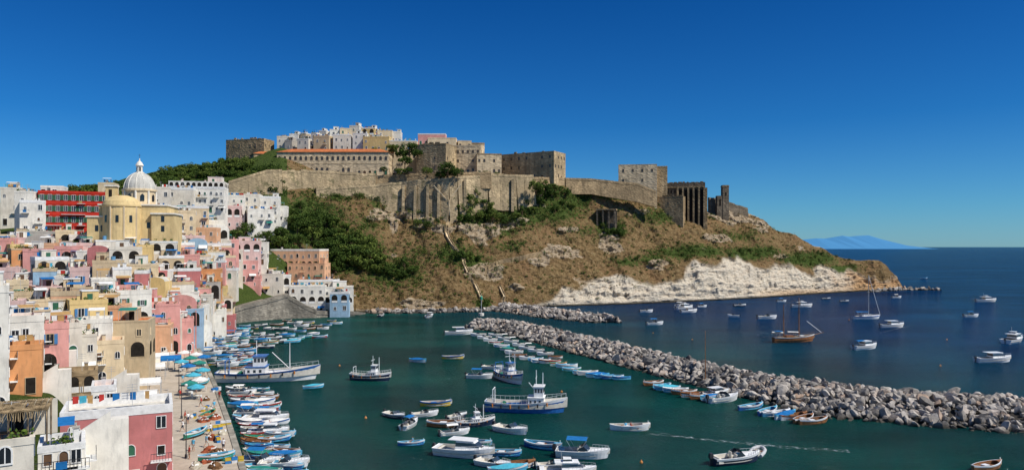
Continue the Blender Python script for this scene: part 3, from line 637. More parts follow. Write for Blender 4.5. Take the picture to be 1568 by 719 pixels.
for u,v in [(300,556),(292,562),(305,570),(288,575),(310,582),(296,590),(282,553),(306,598),(290,604),(312,560),(300,610),(278,568)]:
    p=qp(u,v); put(rq.choice(UM),'cafe_umbrella',p,rq.random()); put(TB,'cafe_table',p+Vector((.3,-.5,.004)),rq.random()*3)
def tent(w,d,c):
    mb=MB()
    for x in np.linspace(-w/2,w/2,4):
        for y in(-d/2,d/2): mb.rod((x,y,0),(x,y,2.6),.05,metal,n=5)
    n=8
    for i in range(n):
        y0=-d/2+d*i/n;y1=-d/2+d*(i+1)/n; f=lambda y:2.6+.6*(1-(2*y/d)**2)
        for k in range(3):
            x0=-w/2+w*k/3;x1=-w/2+w*(k+1)/3; mb.face([(x0,y0,f(y0)),(x1,y0,f(y0)),(x1,y1,f(y1)),(x0,y1,f(y1))],c)
    mb.face([(-w/2,-d/2,2.6),(w/2,-d/2,2.6),(w/2,-d/2-.02,2.2),(-w/2,-d/2-.02,2.2)],c); mb.face([(w/2,-d/2,2.6),(w/2,d/2,2.6),(w/2+.02,d/2,2.2),(w/2+.02,-d/2,2.2)],c)
    return mb.mesh('restaurant_awning')
for u,v,w,d,c in [(228,580,6,4,canvas_w),(218,606,6,4,canvas_w),(210,628,6,4,canvas_w),(240,562,5,3.5,canvas_w),(262,566,4,3,canvas_b),(226,642,5,3,canvas_o)]:
    put(tent(w,d,c),'restaurant_awning',qp(u,v),.4)
netm=[paint('net_brown',(.22,.12,.06),1,.5,0),paint('net_red',(.35,.10,.05),1,.5,0),paint('net_green',(.05,.22,.15),1,.5,0),paint('net_cream',(.5,.45,.35),1,.3,0)]
def netpile(m,s):
    mb=MB(); n=14;rg=6
    pts=[[None]*n for _ in range(rg)]
    for i in range(rg):
        for j in range(n):
            t=2*math.pi*j/n; r=(1-i/rg)*s*(1+.25*R.uniform(-1,1)); z=(1-(1-i/rg)**2)*.7*(1+.2*R.uniform(-1,1)); pts[i][j]=(r*math.cos(t),r*math.sin(t)*.7,z if i else 0)
    for i in range(rg-1):
        for j in range(n): mb.face([pts[i][j],pts[i][(j+1)%n],pts[i+1][(j+1)%n],pts[i+1][j]],m)
    mb.face(pts[-1],m)
    for _ in range(8):
        a=R.uniform(0,6.28); mb.rod((s*.6*math.cos(a),s*.4*math.sin(a),.35),(s*.6*math.cos(a)+.2,s*.4*math.sin(a),.5),.1,canvas_w,n=6)
    return mb.mesh('fishing_net_pile')
for u,v,s in [(335,694,1.5),(322,690,1.1),(345,702,1.3),(318,706,1.1),(326,672,1),(330,640,1.1),(322,628,.9),(312,645,1),(340,664,.9),(300,715,1.1),(330,715,1.1),(316,612,.9)]:
    put(netpile(R.choice(netm),s),'fishing_net_pile',qp(u,v),R.random()*3)
def crates():
    mb=MB()
    for i in range(3):
        for j in range(2):
            c=R.choice([paint('crate_blue',(.03,.2,.5)),paint('crate_white',(.7,.7,.7)),paint('crate_yellow',(.6,.42,.05))]); x=i*.75;z=j*.36
            for y0 in(0,.45): mb.box(x,x+.65,y0,y0+.03,z+.03,z+.32,c)
            for x0 in(0,.62): mb.box(x+x0,x+x0+.03,.031,.449,z+.03,z+.32,c)
            mb.box(x,x+.65,0,.48,z,z+.03,c)
    return mb.mesh('fish_crates')
for u,v in [(318,660),(326,600),(338,677),(312,630),(330,652),(300,640),(345,710)]: put(crates(),'fish_crates',qp(u,v),R.random()*3)
def lamp():
    mb=MB(); mb.rod((0,0,0),(0,0,5),.08,darkmetal,.05); mb.rod((0,0,5),(.7,0,5.3),.04,darkmetal); mb.revolve(.7,0,[(0,5.4),(.25,5.25),(.2,5.0),(0,4.95)],whitep,8); mb.revolve(0,0,[(.2,0),(.16,.4),(.08,.5)],darkmetal,8); return mb.mesh('lamp')
LM=lamp()
for u,v in [(285,700),(278,640),(274,600),(290,560),(300,530)]: put(LM,'street_lamp',qp(u,v))
# ---------------------------------------------------------------- vegetation
def leafcloud(cs,rs,ns,size,flat=1.0):
    P=[]
    for c,r,n in zip(cs,rs,ns):
        d=NR.normal(size=(n,3)); d/=np.linalg.norm(d,axis=1)[:,None]; rad=r*NR.uniform(.3,1,n)**.45
        q=d*rad[:,None]; q[:,2]*=flat; q+=np.array(c)
        a=NR.normal(size=(n,3)); a/=np.linalg.norm(a,axis=1)[:,None]; b_=np.cross(a,d+NR.normal(size=(n,3))*.5); b_/=np.linalg.norm(b_,axis=1)[:,None]+1e-6
        s=size*NR.uniform(.6,1.3,n)[:,None]; a=a*s;b_=b_*s*.7
        P.append(np.stack([q-a,q-b_,q+a,q+b_],1))
    return np.concatenate(P)
def treemesh(h,cr,seed,mat,nclump=26,flat=.75,leaf=.3,npl=75,low=.4):
    r=random.Random(seed); mb=MB(); segs=5; p=Vector((0,0,-1.5)); pts=[p.copy()]
    for i in range(segs):
        p=p+Vector((r.uniform(-.3,.3),r.uniform(-.3,.3),(h*.5+1.5)/segs)); pts.append(p.copy())
    for i in range(segs): mb.rod(pts[i],pts[i+1],.35*(1-i/segs*.5)*h/8,bark,.35*(1-(i+1)/segs*.5)*h/8,7)
    cs=[];rs=[]
    for i in range(nclump):
        a=r.uniform(0,6.28); rr_=cr*math.sqrt(r.random())*.9; z=h*.55+(r.random()-low)*cr*flat*1.4*(1-(rr_/cr)**2*.5)
        c=Vector((rr_*math.cos(a),rr_*math.sin(a),z)); cs.append(c); rs.append(cr*r.uniform(.2,.38))
        if i%3==0:
            mid=(pts[-1]+c)/2+Vector((0,0,-.4)); mb.rod(pts[r.choice([3,4,5])],mid,.12*h/8,bark,.07*h/8,5); mb.rod(mid,c,.07*h/8,bark,.02,4)
    L=leafcloud(cs,rs,[npl]*nclump,leaf,.8); k=len(mb.v); mb.v+=L.reshape(-1,3).tolist(); i_=mb.mi(mat)
    for i in range(len(L)): mb.f.append((k+4*i,k+4*i+1,k+4*i+2,k+4*i+3)); mb.m.append(i_)
    return mb.mesh('tree')
TR=[treemesh(8,4.2,1,leafG),treemesh(9,4.8,2,leafG),treemesh(7,3.8,3,leafL),treemesh(6,3.6,4,leafG,24,.9,low=.55),treemesh(8,4.5,5,leafL,26,.9,low=.5),treemesh(6,4.2,6,leafG,30,.9,low=.6)]
def tree_at(u,v,s,k=None,name='broadleaf_tree'):
    p=hit(u,v)
    if p: put(TR[k if k is not None else R.randrange(6)],name,p+Vector((0,0,-1.2*s)),R.random()*6.28,s*R.uniform(.85,1.15))
for u,v,s in [(505,400,1.1),(520,410,1.2),(540,408,1.3),(560,414,1.2),(575,418,1),(530,395,1.2),(550,392,1.2),(515,385,1),(600,420,.9),(615,424,.8),(590,416,.9),(570,400,1.1),(535,380,1),(500,375,.9),(512,398,1.1),(548,402,1.2),(585,408,.9),(560,384,.9),
  (455,356,1),(470,352,1.1),(485,350,1),(500,352,.9),(512,345,.8),(480,340,.9),(465,342,.9),(495,338,.8),(445,385,.9),(425,380,1),(408,378,1),(395,372,.8),(430,366,.9),(460,378,.9),(475,368,.9),(330,372,.8),(345,368,.9),(362,366,.9),(375,362,.9),(320,375,.7),(440,372,1),(412,366,.8),(490,362,.9),(478,358,.9),(450,345,.7),(505,362,.8),(520,360,.7),(530,352,.6),(518,372,.9),(488,380,.9),(448,330,.7),(460,322,.6),(545,365,.7),(620,410,.7),(632,420,.6),(515,420,.9),(505,412,.8),
  (712,340,1),(725,338,1.1),(740,336,1),(755,338,.8),(708,325,.9),(722,318,.9),(735,320,.9),(748,326,.8),(716,306,.7),(730,304,.6),(822,300,.8),(835,298,.9),(845,305,.8),(828,312,.7),(860,312,.7),(800,330,.6),(815,328,.7),(790,336,.6),(850,325,.7),(875,320,.6),(822,288,.7),(832,284,.6),(845,290,.7),(935,358,.8),(948,360,.7),(925,350,.5),(740,470,.6),(770,345,.6),(700,395,.7),(715,400,.7),(728,398,.6),(868,296,.6),(885,296,.5),(705,372,.5),(694,312,.5),(640,345,.5),(655,350,.5),(805,318,.6),(865,300,.6)]:
    tree_at(u,v,s,name='hillside_tree')
for i in range(240):
    u=R.uniform(105,432); vtop=np.interp(u,[100,150,200,250,300,345,410,432],[294,288,282,266,256,248,256,262]); v=vtop+abs(R.gauss(0,14))
    p=hit(u,v)
    if p is None: p=hit(u,vtop+12)
    if p and p.y<420: put(TR[R.choice([0,2,3,4,5,5,3])],'hilltop_tree',p+Vector((0,0,-1.8)),R.random()*6,R.uniform(.45,.85))
for u,v,d,s in [(686,266,352,1.0),(675,266,354,.8),(696,264,354,.7),(620,250,372,.9),(628,236,382,1.1),(615,234,382,1),(640,238,378,.7),(602,230,386,.9),(700,268,350,.6),(575,234,386,.6),(655,264,356,.6),(612,264,360,.6),(625,264,360,.6),(588,262,360,.4),(820,287,368,.8),(835,287,372,.7),(365,254,378,.7),(338,254,372,.6),(325,258,368,.6),(430,240,382,.5),(550,234,386,.5),(745,266,372,.4),(760,268,374,.4)]:
    p=Q(u,v,d); put(TR[R.randrange(6)],'fortress_tree',p+Vector((0,0,-3*s)),R.random()*6,s)
def scrub(name,n,dens,mat,r0,r1,per,leaf,seed):
    r=random.Random(seed); cs=[];rs=[];t=0
    while len(cs)<n and t<n*12:
        t+=1; u=r.uniform(470,1330); v=r.uniform(285,475)
        if r.random()>dens(u,v): continue
        if u>800 and v>np.interp(u,*PV)-2 and r.random()<.96: continue
        p=hit(u,v)
        if p is None or p.z<2 or p.y>470: continue
        q=r.uniform(r0,r1)*(1.4 if r.random()<.12 else 1); cs.append(p+Vector((0,0,q*.25))); rs.append(q)
    if name=='green_shrubs':
        for _ in range(220):
            u=r.uniform(360,1090); v=np.interp(u,[350,432,480,576,640,692,742,817,866,1005,1090],[300,292,298,303,324,330,310,303,287,306,336])+r.gauss(0,3); p=hit(u,v)
            if p: q=r.uniform(.6,1.8); cs.append(p+Vector((0,-.4,.6))); rs.append(q)
        for _ in range(120):
            u=r.uniform(340,470); v=r.uniform(246,330); p=hit(u,v)
            if p: q=r.uniform(.8,1.9); cs.append(p+Vector((0,0,.4))); rs.append(q)
    L=leafcloud(cs,rs,[per]*len(cs),leaf,.65)
    me=bpy.data.meshes.new(name); n4=len(L); me.from_pydata(L.reshape(-1,3).tolist(),[],np.arange(n4*4).reshape(-1,4).tolist()); me.materials.append(mat); put(me,name,(0,0,0))
scrub('green_shrubs',1900,lambda u,v:vegd(u,v)**1.3+.05,leafG,.5,1.6,42,.25,1)
scrub('light_green_shrubs',1250,lambda u,v:vegd(u,v)**1.2*.9+.09,leafL,.4,1.2,32,.21,2)
scrub('dry_grass_scrub',2400,lambda u,v:.6,leafB,.3,1.0,24,.2,3)
# ---------------------------------------------------------------- paths
def path(name,uv,w,mat,par):
    pts=[]
    for (u0,v0),(u1,v1) in zip(uv[:-1],uv[1:]):
        n=max(2,int(math.hypot(u1-u0,v1-v0)/4))
        for i in range(n):
            h=hit(u0+(u1-u0)*i/n,v0+(v1-v0)*i/n)
            if h: pts.append(h)
    mb=MB()
    for a,b_ in zip(pts[:-1],pts[1:]):
        if (a-b_).length>14: continue
        d=b_-a; s=Vector((d.y,-d.x,0)); s=s.normalized()*w/2 if s.length>.01 else Vector((w/2,0,0)); up=Vector((0,0,.5)); 
        mb.face([a-s+up,a+s+up,b_+s+up,b_-s+up],mat)
        for e in(-1,1):
            A=a+s*e;B=b_+s*e; ex=s.normalized()*.25*e; t=Vector((0,0,1.3));dn=Vector((0,0,-2.5))
            mb.face([A+ex+dn,B+ex+dn,B+ex+t,A+ex+t],par); mb.face([A,B,B+t,A+t],par); mb.face([A+t,B+t,B+ex+t,A+ex+t],par)
    mb.obj(name)
path('hillside_stairway',[(690,338),(682,352),(686,366),(694,378),(708,392),(711,408),(716,418),(722,428),(729,440),(736,456),(740,470)],1.1,cream_st,tuff2)
path('hillside_footpath',[(742,412),(765,402),(800,395),(832,388)],1.0,tuff,tuff)
path('hillside_footpath',[(765,440),(772,455),(768,470)],1.0,cream_st,tuff)
# ---------------------------------------------------------------- breakwaters
bm=bmesh.new(); bmesh.ops.create_icosphere(bm,subdivisions=2,radius=1); iv=np.array([v.co[:] for v in bm.verts]); if_=np.array([[v.index for v in f.verts] for f in bm.faces]); bm.free()
rm,nt,b=nmat('breakwater_rock'); p=pos(nt); g=N(nt,'ShaderNodeNewGeometry')
c=ramp(nt,g.outputs['Random Per Island'],[(0,(.11,.10,.095)),(.25,(.24,.22,.20)),(.5,(.38,.34,.30)),(.85,(.54,.49,.44)),(1,(.42,.30,.22))])
c=mix(nt,1,c,ramp(nt,texn(nt,p,1.4,6,.7),[(.3,(.5,.5,.5)),(.7,(1.2,1.2,1.2))]),'MULTIPLY')
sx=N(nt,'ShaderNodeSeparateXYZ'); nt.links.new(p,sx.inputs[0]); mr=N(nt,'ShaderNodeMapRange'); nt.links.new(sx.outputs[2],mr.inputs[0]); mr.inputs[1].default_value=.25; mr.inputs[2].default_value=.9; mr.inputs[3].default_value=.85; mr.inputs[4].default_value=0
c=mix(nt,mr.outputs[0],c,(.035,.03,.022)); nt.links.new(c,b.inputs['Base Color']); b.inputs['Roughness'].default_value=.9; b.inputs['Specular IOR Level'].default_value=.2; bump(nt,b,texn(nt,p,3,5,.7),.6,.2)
core=paint('breakwater_core',(.06,.055,.05),1,.3,0)
def rocks(name,lo,up,crest,n,r0,r1,seed):
    r=np.random.RandomState(seed); LO=np.array([W(u,v)[:2] for u,v in lo]); UP=np.array([W(u,v,crest)[:2] for u,v in up])
    def samp(A,t):
        s=np.concatenate([[0],np.cumsum(np.linalg.norm(A[1:]-A[:-1],axis=1))]); s/=s[-1]; return np.array([np.interp(t,s,A[:,0]),np.interp(t,s,A[:,1])]).T
    t=r.rand(n); a=samp(LO,t); c=samp(UP,t); dr=c-a; ln=np.linalg.norm(dr,axis=1)[:,None]; c=c+dr/ln*3.5
    w=r.rand(n); xy=a*(1-w)[:,None]+c*w[:,None]
    z=crest*np.minimum(1,np.minimum(w/.4,(1-w)/.3))-.25+r.uniform(-.3,.35,n)
    rad=r0+(r1-r0)*r.rand(n)**2.2
    VV=[];FF=[]
    for i in range(n):
        v=iv.copy()
        for _ in range(9):
            d=r.normal(size=3); d/=np.linalg.norm(d); o=r.uniform(.25,.7); e=np.maximum(0,v@d-o); v-=e[:,None]*d
        v*=1.25*rad[i]*r.uniform(.65,1.4,3); th=r.rand()*6.28; M=np.array([[math.cos(th),-math.sin(th),0],[math.sin(th),math.cos(th),0],[0,0,1]]); ph=r.uniform(-1,1); M2=np.array([[1,0,0],[0,math.cos(ph),-math.sin(ph)],[0,math.sin(ph),math.cos(ph)]])
        v=v@M2.T@M.T+np.array([xy[i,0],xy[i,1],z[i]]); VV.append(v); FF.append(if_+42*i)
    VV=np.concatenate(VV); FF=np.concatenate(FF)
    me=bpy.data.meshes.new(name); k=len(VV); tt=np.linspace(0,1,40); A=samp(LO,tt);Cc=samp(UP,tt); ex=[];ef=[]
    for i in range(40):
        q=Cc[i]+(Cc[i]-A[i])/np.linalg.norm(Cc[i]-A[i])*3.5
        for f,zz in((0,-1),(.4,crest-.6),(.7,crest-.6),(1,-1)): ex.append([*(A[i]*(1-f)+q*f),zz])
        if i:
            for j in range(3): ef.append([k+4*i-4+j,k+4*i+j,k+4*i+j+1,k+4*i-3+j])
    me.from_pydata(VV.tolist()+ex,[],FF.tolist()+ef); me.materials.append(rm); me.materials.append(core)
    mi_=np.zeros(len(FF)+len(ef),dtype=np.int32); mi_[len(FF):]=1; me.polygons.foreach_set('material_index',mi_); put(me,name,(0,0,0))
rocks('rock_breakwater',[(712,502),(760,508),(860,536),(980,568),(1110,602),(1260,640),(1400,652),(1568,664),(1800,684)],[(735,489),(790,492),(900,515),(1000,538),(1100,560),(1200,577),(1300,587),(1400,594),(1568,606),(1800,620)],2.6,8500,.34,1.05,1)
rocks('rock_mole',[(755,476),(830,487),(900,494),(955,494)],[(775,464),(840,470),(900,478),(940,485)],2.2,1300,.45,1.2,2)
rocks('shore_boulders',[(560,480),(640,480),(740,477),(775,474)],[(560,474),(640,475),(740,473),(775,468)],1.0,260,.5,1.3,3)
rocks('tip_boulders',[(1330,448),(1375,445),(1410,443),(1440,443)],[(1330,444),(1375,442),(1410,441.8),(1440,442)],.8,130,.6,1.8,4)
# ---------------------------------------------------------------- boats
hw=paint('boat_white',(.82,.82,.81),.3,.08); hb=paint('boat_blue',(.02,.14,.42),.35,.15); hl=paint('boat_light_blue',(.10,.42,.62),.4,.15); hg=paint('boat_green',(.03,.28,.18),.4,.15); hr=paint('boat_red',(.45,.03,.02),.4,.15); hk=paint('boat_navy',(.015,.03,.07),.35,.15); ho=paint('boat_orange',(.55,.2,.04),.4,.1); hy=paint('boat_yellow',(.7,.48,.05),.4,.1)
af=paint('antifoul',(.25,.05,.03),.8); afb=paint('antifoul_blue',(.02,.08,.2),.8); deck=paint('deck_cream',(.62,.58,.5),.7); cush=paint('cushion',(.70,.66,.58),.8); wind=paint('windscreen',(.03,.045,.06),.1,.1,.8); motor=paint('outboard_cowl',(.04,.04,.045),.3)
def hull(mb,L,B,Hh,dr,rise,tw,mh,mt_,mi_,anti,fl=.25,n=14,band=.72,srise=0):
    st=[]
    for i in range(n+1):
        s=i/n
        if s>.45: b_=B/2*max(.015,(1-((s-.45)/.55)**2.3))
        else: b_=B/2*(tw+(1-tw)*math.sin(s/.45*math.pi/2))
        zg=Hh+rise*s**2.2+srise*(1-s)**3; k=-dr*(1-s**5) if s<1 else zg*.2; x=-L/2+L*s; xo=lambda q:x-(1-q)*L*.07*s**5
        ib=max(b_-.12,.005); st.append([(xo(0),0,k),(xo(.25),.62*b_,-.02+.15*s**4),(xo(band),.92*b_,zg*band),(xo(1),b_,zg),(xo(1),ib,zg+.01),(xo(.9),ib*.92,fl+.3*s**4),(xo(.9),0,fl+.3*s**4)])
    ms=[anti,mh,mt_,mt_,mi_,mi_]
    for i in range(n):
        for j in range(6):
            for sg in(1,-1):
                q=[st[i][j],st[i+1][j],st[i+1][j+1],st[i][j+1]]; mb.face([(a,b_*sg,c) for a,b_,c in q],ms[j])
    o=st[0][:4]; mb.face([(a,b_,c) for a,b_,c in o]+[(a,-b_,c) for a,b_,c in o[::-1]][:-1],mh)
    mb.rod(st[0][3],(st[0][3][0],-st[0][3][1],st[0][3][2]),.06,mt_)
    def at(s):
        f=s*n;i=min(n-1,int(f));f-=i; A=st[i][3];B_=st[i+1][3]; return A[0]*(1-f)+B_[0]*f,A[1]*(1-f)+B_[1]*f,A[2]*(1-f)+B_[2]*f
    return at
def decking(mb,at,s0,s1,m,camber=.12,dz=-.02,n=7):
    for i in range(n):
        a=at(s0+(s1-s0)*i/n);b_=at(s0+(s1-s0)*(i+1)/n)
        for sg in(1,-1): mb.face([(a[0],0,a[2]+camber+dz),(b_[0],0,b_[2]+camber+dz),(b_[0],sg*b_[1]*.96,b_[2]+dz),(a[0],sg*a[1]*.96,a[2]+dz)],m)
def rails(mb,at,s0,s1,h,n=5,m=metal):
    for sg in(1,-1):
        pr=None
        for i in range(n+1):
            a=at(s0+(s1-s0)*i/n); p0=(a[0],sg*a[1]*.93,a[2]); p1=(a[0],sg*a[1]*.93,a[2]+h); mb.rod(p0,p1,.02,m,n=3)
            if pr: mb.rod(pr,p1,.025,m,n=3)
            pr=p1
def cowl(mb,x,z,c=motor):
    mb.box(x-.45,x-.05,-.2,.2,z,z+.42,c); mb.box(x-.4,x-.1,-.15,.15,z+.42,z+.55,c); mb.box(x-.32,x-.14,-.06,.06,-.6,z,darkmetal)
def bimini(mb,x0,x1,w,z,h,c):
    n=6
    for i in range(n):
        y0=-w/2+w*i/n;y1=-w/2+w*(i+1)/n; f=lambda y:z+h+.18*(1-(2*y/w)**2)
        mb.face([(x0,y0,f(y0)),(x1,y0,f(y0)),(x1,y1,f(y1)),(x0,y1,f(y1))],c)
    for y in(-w/2,w/2):
        for x in(x0,x1): mb.rod(((x0+x1)/2+(x-(x0+x1)/2)*.4,y,z),(x,y,z+h),.025,metal,n=4)
def gozzo(mh,mt_,mi_,cover=None,L=5.1,eng=True):
    mb=MB(); at=hull(mb,L,L*.36,.62,.25,.42,.25,mh,mt_,mi_,af if mh is not hr else afb,.12,srise=.15)
    decking(mb,at,.8,.98,mi_); decking(mb,at,.01,.1,mi_,.04)
    for s in(.3,.5,.68):
        a=at(s); mb.box(a[0]-.14,a[0]+.14,-a[1]*.9,a[1]*.9,.42,.47,wood if mi_ is not hw else mi_)
    if eng and not cover: mb.box(-.75,.0,-.3,.3,.13,.6,deck); mb.box(-.8,.05,-.34,.34,.6,.65,mt_)
    if cover:
        n=8
        for i in range(n):
            a=at(.08+.8*i/n);b_=at(.08+.8*(i+1)/n); h=lambda q:.35*math.sin(math.pi*min(1,max(0,q)))+.05
            ha,hb_=h(i/n),h((i+1)/n)
            for sg in(1,-1): mb.face([(a[0],0,a[2]+ha),(b_[0],0,b_[2]+hb_),(b_[0],sg*b_[1]*1.03,b_[2]+.02),(a[0],sg*a[1]*1.03,a[2]+.02)],cover)
    else:
        mb.rod((-1.6,.35,.6),(1.2,.5,.62),.03,wood2,n=4); mb.rod((L*.44,0,.9),(L*.44,0,1.3),.05,mt_)
    return mb.mesh('gozzo')
def motorboat(mh=None,bim=None,L=5.7,con=False):
    mh=mh or hw; mb=MB(); at=hull(mb,L,L*.37,.8,.2,.3,.85,mh,hw,deck,afb,.3)
    decking(mb,at,.55,.99,hw,.15); decking(mb,at,0,.06,hw,.02)
    x=at(.55)[0]; w=at(.5)[1]*.8
    for sg in(1,-1): mb.face([(x+.5,0,1.0),(x+.3,sg*w,.95),(x-.15,sg*w,1.4),(x+.05,0,1.5)],wind); mb.face([(x+.3,sg*w,.95),(x-.8,sg*w,.9),(x-.6,sg*w,1.2),(x-.15,sg*w,1.4)],wind)
    mb.box(-L*.46,-L*.36,-w,w,.3,.72,cush); mb.box(-L*.47,-L*.45,-w,w,.72,.95,cush)
    for sg in(1,-1): mb.box(-.45,.05,sg*.55-.25,sg*.55+.25,.3,.75,cush); mb.box(-.5,-.4,sg*.55-.25,sg*.55+.25,.75,1.15,cush)
    mb.box(.3,.6,-.75,-.15,.3,1.05,hw); cowl(mb,-L/2,.75); rails(mb,at,.66,.97,.3)
    if bim: bimini(mb,-L*.3,L*.08,w*1.9,.9,1.1,bim)
    return mb.mesh('motorboat')
def cruiser(L=9,mh=None,fly=False,bim=None):
    mh=mh or hw; mb=MB(); at=hull(mb,L,L*.34,1.15,.35,.45,.85,mh,hw,deck,afb,.5)
    decking(mb,at,.38,.99,hw,.18); decking(mb,at,0,.08,hw,.02); a=at(.4); w=a[1]*.72; x0=-L*.12;x1=L*.2; z=1.2
    def trunk(x0,x1,x2,w0,w1,z0,z1,m,gl):
        b4=[(x0,-w0),(x1,-w0*.8),(x1,w0*.8),(x0,w0)]; t4=[(x0+.1,-w1),(x2,-w1*.8),(x2,w1*.8),(x0+.1,w1)]
        def lv(q): return [(b4[i][0]*(1-q)+t4[i][0]*q,b4[i][1]*(1-q)+t4[i][1]*q) for i in range(4)]
        for qa,qb,mm in((0,.3,m),(.3,.8,gl),(.8,1,m)):
            A=lv(qa);B_=lv(qb)
            for i in range(4):
                j=(i+1)%4; mb.face([(*A[i],z0+(z1-z0)*qa),(*A[j],z0+(z1-z0)*qa),(*B_[j],z0+(z1-z0)*qb),(*B_[i],z0+(z1-z0)*qb)],mm)
        mb.face([(p[0],p[1],z1) for p in t4],m)
    trunk(x0,x1+L*.1,x1-L*.03,w,w*.85,z+.05,z+1.15,hw,wind)
    mb.box(x0-L*.12,x1-L*.02,-w*.95,w*.95,z+1.16,z+1.26,hw)
    if fly:
        trunk(x0+.2,x0+L*.2,x0+L*.17,w*.7,w*.65,z+1.26,z+1.8,hw,wind); mb.rod((x0,0,z+1.26),(x0,0,z+3),.04,metal)
    mb.box(-L*.45,-L*.38,-w,w,.5,1.0,cush); cowl(mb,-L/2,1.0); rails(mb,at,.5,.98,.5,7)
    if bim: bimini(mb,-L*.42,-L*.12,w*1.9,1.3,1.2,bim)
    mb.box(L*.22,L*.3,-.3,.3,1.55,1.62,wind)
    return mb.mesh('cruiser')
def trawler(L=21,mh=None,band=None,housex=-.12,k=1.0):
    mh=mh or hw; band=band or hb; mb=MB(); H_=1.6*k; at=hull(mb,L,L*.27,H_,.6,1.6*k,.6,mh,band,deck,band,.9*k,18,.8,.5)
    decking(mb,at,.72,.99,deck,.1)
    hx=L*housex; w=L*.09; z=.9*k
    mb.box(hx-L*.09,hx+L*.1,-w,w,z,z+2.2*k,hw); mb.box(hx-L*.1,hx+L*.11,-w-.15,w+.15,z+2.2*k,z+2.32*k,band)
    mb.box(hx-L*.02,hx+L*.09,-w*.85,w*.85,z+2.32*k,z+4.3*k,hw); mb.box(hx-L*.03,hx+L*.105,-w*.95,w*.95,z+4.3*k,z+4.45*k,band)
    for q in range(4): mb.box(hx+L*.0901,hx+L*.093,-w*.75+q*w*.4,-w*.75+q*w*.4+w*.3,z+3.2*k,z+4.0*k,wind)
    for sg in(-1,1):
        for q in range(3): x=hx-.01*L+q*L*.034; mb.box(x,x+L*.025,sg*w*.85-.02,sg*w*.85+.02,z+3.2*k,z+4*k,wind)
        for q in range(3): x=hx-L*.07+q*L*.055; mb.box(x,x+L*.025,sg*w-.02,sg*w+.02,z+1.1*k,z+1.7*k,wind)
    mx=L*.2; mb.rod((mx,0,z),(mx,0,z+7*k),.12*k,hw,.06); mb.rod((mx,0,z+1.5*k),(mx-L*.17,0,z+5*k),.08*k,hw); mb.rod((mx,0,z+6.5*k),(L*.48,0,H_+1.5*k),.02,darkmetal,n=3); mb.rod((mx,0,z+6.5*k),(hx,0,z+6*k),.02,darkmetal,n=3)
    mb.rod((hx,0,z+4.4*k),(hx,0,z+7.5*k),.08*k,hw); mb.rod((hx,-1,z+6*k),(hx,1,z+6*k),.05,hw)
    ax=-L*.4; 
    for sg in(-1,1): mb.rod((ax,sg*w*.9,z),(ax,sg*w*.9,z+3.6*k),.1*k,band)
    mb.rod((ax,-w*.95,z+3.6*k),(ax,w*.95,z+3.6*k),.1*k,band); mb.rod((ax,0,z+3.6*k),(hx,0,z+4.3*k),.04,darkmetal,n=4)
    mb.rod((-L*.28,-w*.6,z+.6*k),(-L*.28,w*.6,z+.6*k),.45*k,netm[2],n=10); mb.box(L*.08,L*.16,-.8*k,.8*k,z,z+.7*k,ho); mb.box(L*.24,L*.3,-.5*k,.5*k,z,z+.9*k,band)
    for q in range(7): 
        a=at(.1+q*.11); mb.rod((a[0],-a[1]-.1,a[2]-.9*k),(a[0],-a[1]-.1,a[2]-.25*k),.16*k,motor if q%2 else ho,n=6)
    rails(mb,at,.05,.98,.8*k,16,hw)
    return mb.mesh('trawler')
def schooner():
    mb=MB(); L=13.5; at=hull(mb,L,3.8,1.3,.5,.9,.5,wood,hw,wood,afb,.7,16,.85,.3); decking(mb,at,.05,.98,wood2,.1)
    mb.rod((L/2-.5,0,1.9),(L/2+3.2,0,2.6),.12,wood,.05); mb.box(-3,-.5,-.9,.9,1.1,2.0,wood); mb.box(1.5,3,-.7,.7,1.1,1.9,hw)
    for x,h in((1.6,13),(-3.4,11)):
        mb.rod((x,0,1),(x,0,h),.17,wood,.09)
        for sg in(-1,1):
            for q in(-.6,.6): mb.rod((x,0,h*.85),(x+q,sg*1.7,1.4),.035,darkmetal,n=3)
        mb.rod((x,0,2.6),(x-4,0,2.8),.09,wood); mb.rod((x-.2,0,2.8),(x-3.8,0,3.0),.2,canvas_w,n=7)
    for z in(12.5,11): mb.rod((1.6,0,z),(L/2+3,0,2.6),.04,darkmetal,n=3)
    mb.rod((1.6,0,12.5),(-3.4,0,11),.035,darkmetal,n=3); mb.rod((-3.4,0,10.5),(-L/2,0,1.6),.035,darkmetal,n=3)
    mb.rod((L/2+2.2,0,2.6),(4.2,0,6.0),.1,canvas_w,n=5); rails(mb,at,.05,.98,.6,10,wood); mb.box(-6.2,-4.2,-1,1,3.3,3.35,canvas_b); 
    for sg in(-1,1): mb.rod((-5.2,sg*.9,1.2),(-5.2,sg*.9,3.3),.04,metal)
    return mb.mesh('schooner')
def yacht():
    mb=MB(); L=11; at=hull(mb,L,3.2,1.1,.4,.35,.7,hw,hb,deck,afb,.7); decking(mb,at,.3,.98,hw,.2)
    mb.box(-1.5,2.2,-.8,.8,1.2,1.65,hw); mb.box(-1.2,1.8,-.82,.82,1.35,1.52,wind); mb.rod((.8,0,1.2),(.8,0,17),.13,metal,.08); mb.rod((.8,0,2.5),(-3.8,0,2.6),.08,metal); mb.rod((.6,0,2.75),(-3.6,0,2.8),.2,canvas_b,n=7)
    mb.rod((.8,0,16.8),(L/2,0,1.5),.07,hw,n=4); mb.rod((.8,0,16.8),(-L/2,0,1.2),.03,darkmetal,n=3)
    for sg in(-1,1): mb.rod((.8,0,15),(.6,sg*1.4,1.2),.03,darkmetal,n=3)
    mb.rod((.8,-.9,9),(.8,.9,9),.03,metal,n=3)
    rails(mb,at,.05,.98,.5,9); bimini(mb,-4.5,-2.4,2.2,1.3,1.5,canvas_b); return mb.mesh('yacht')
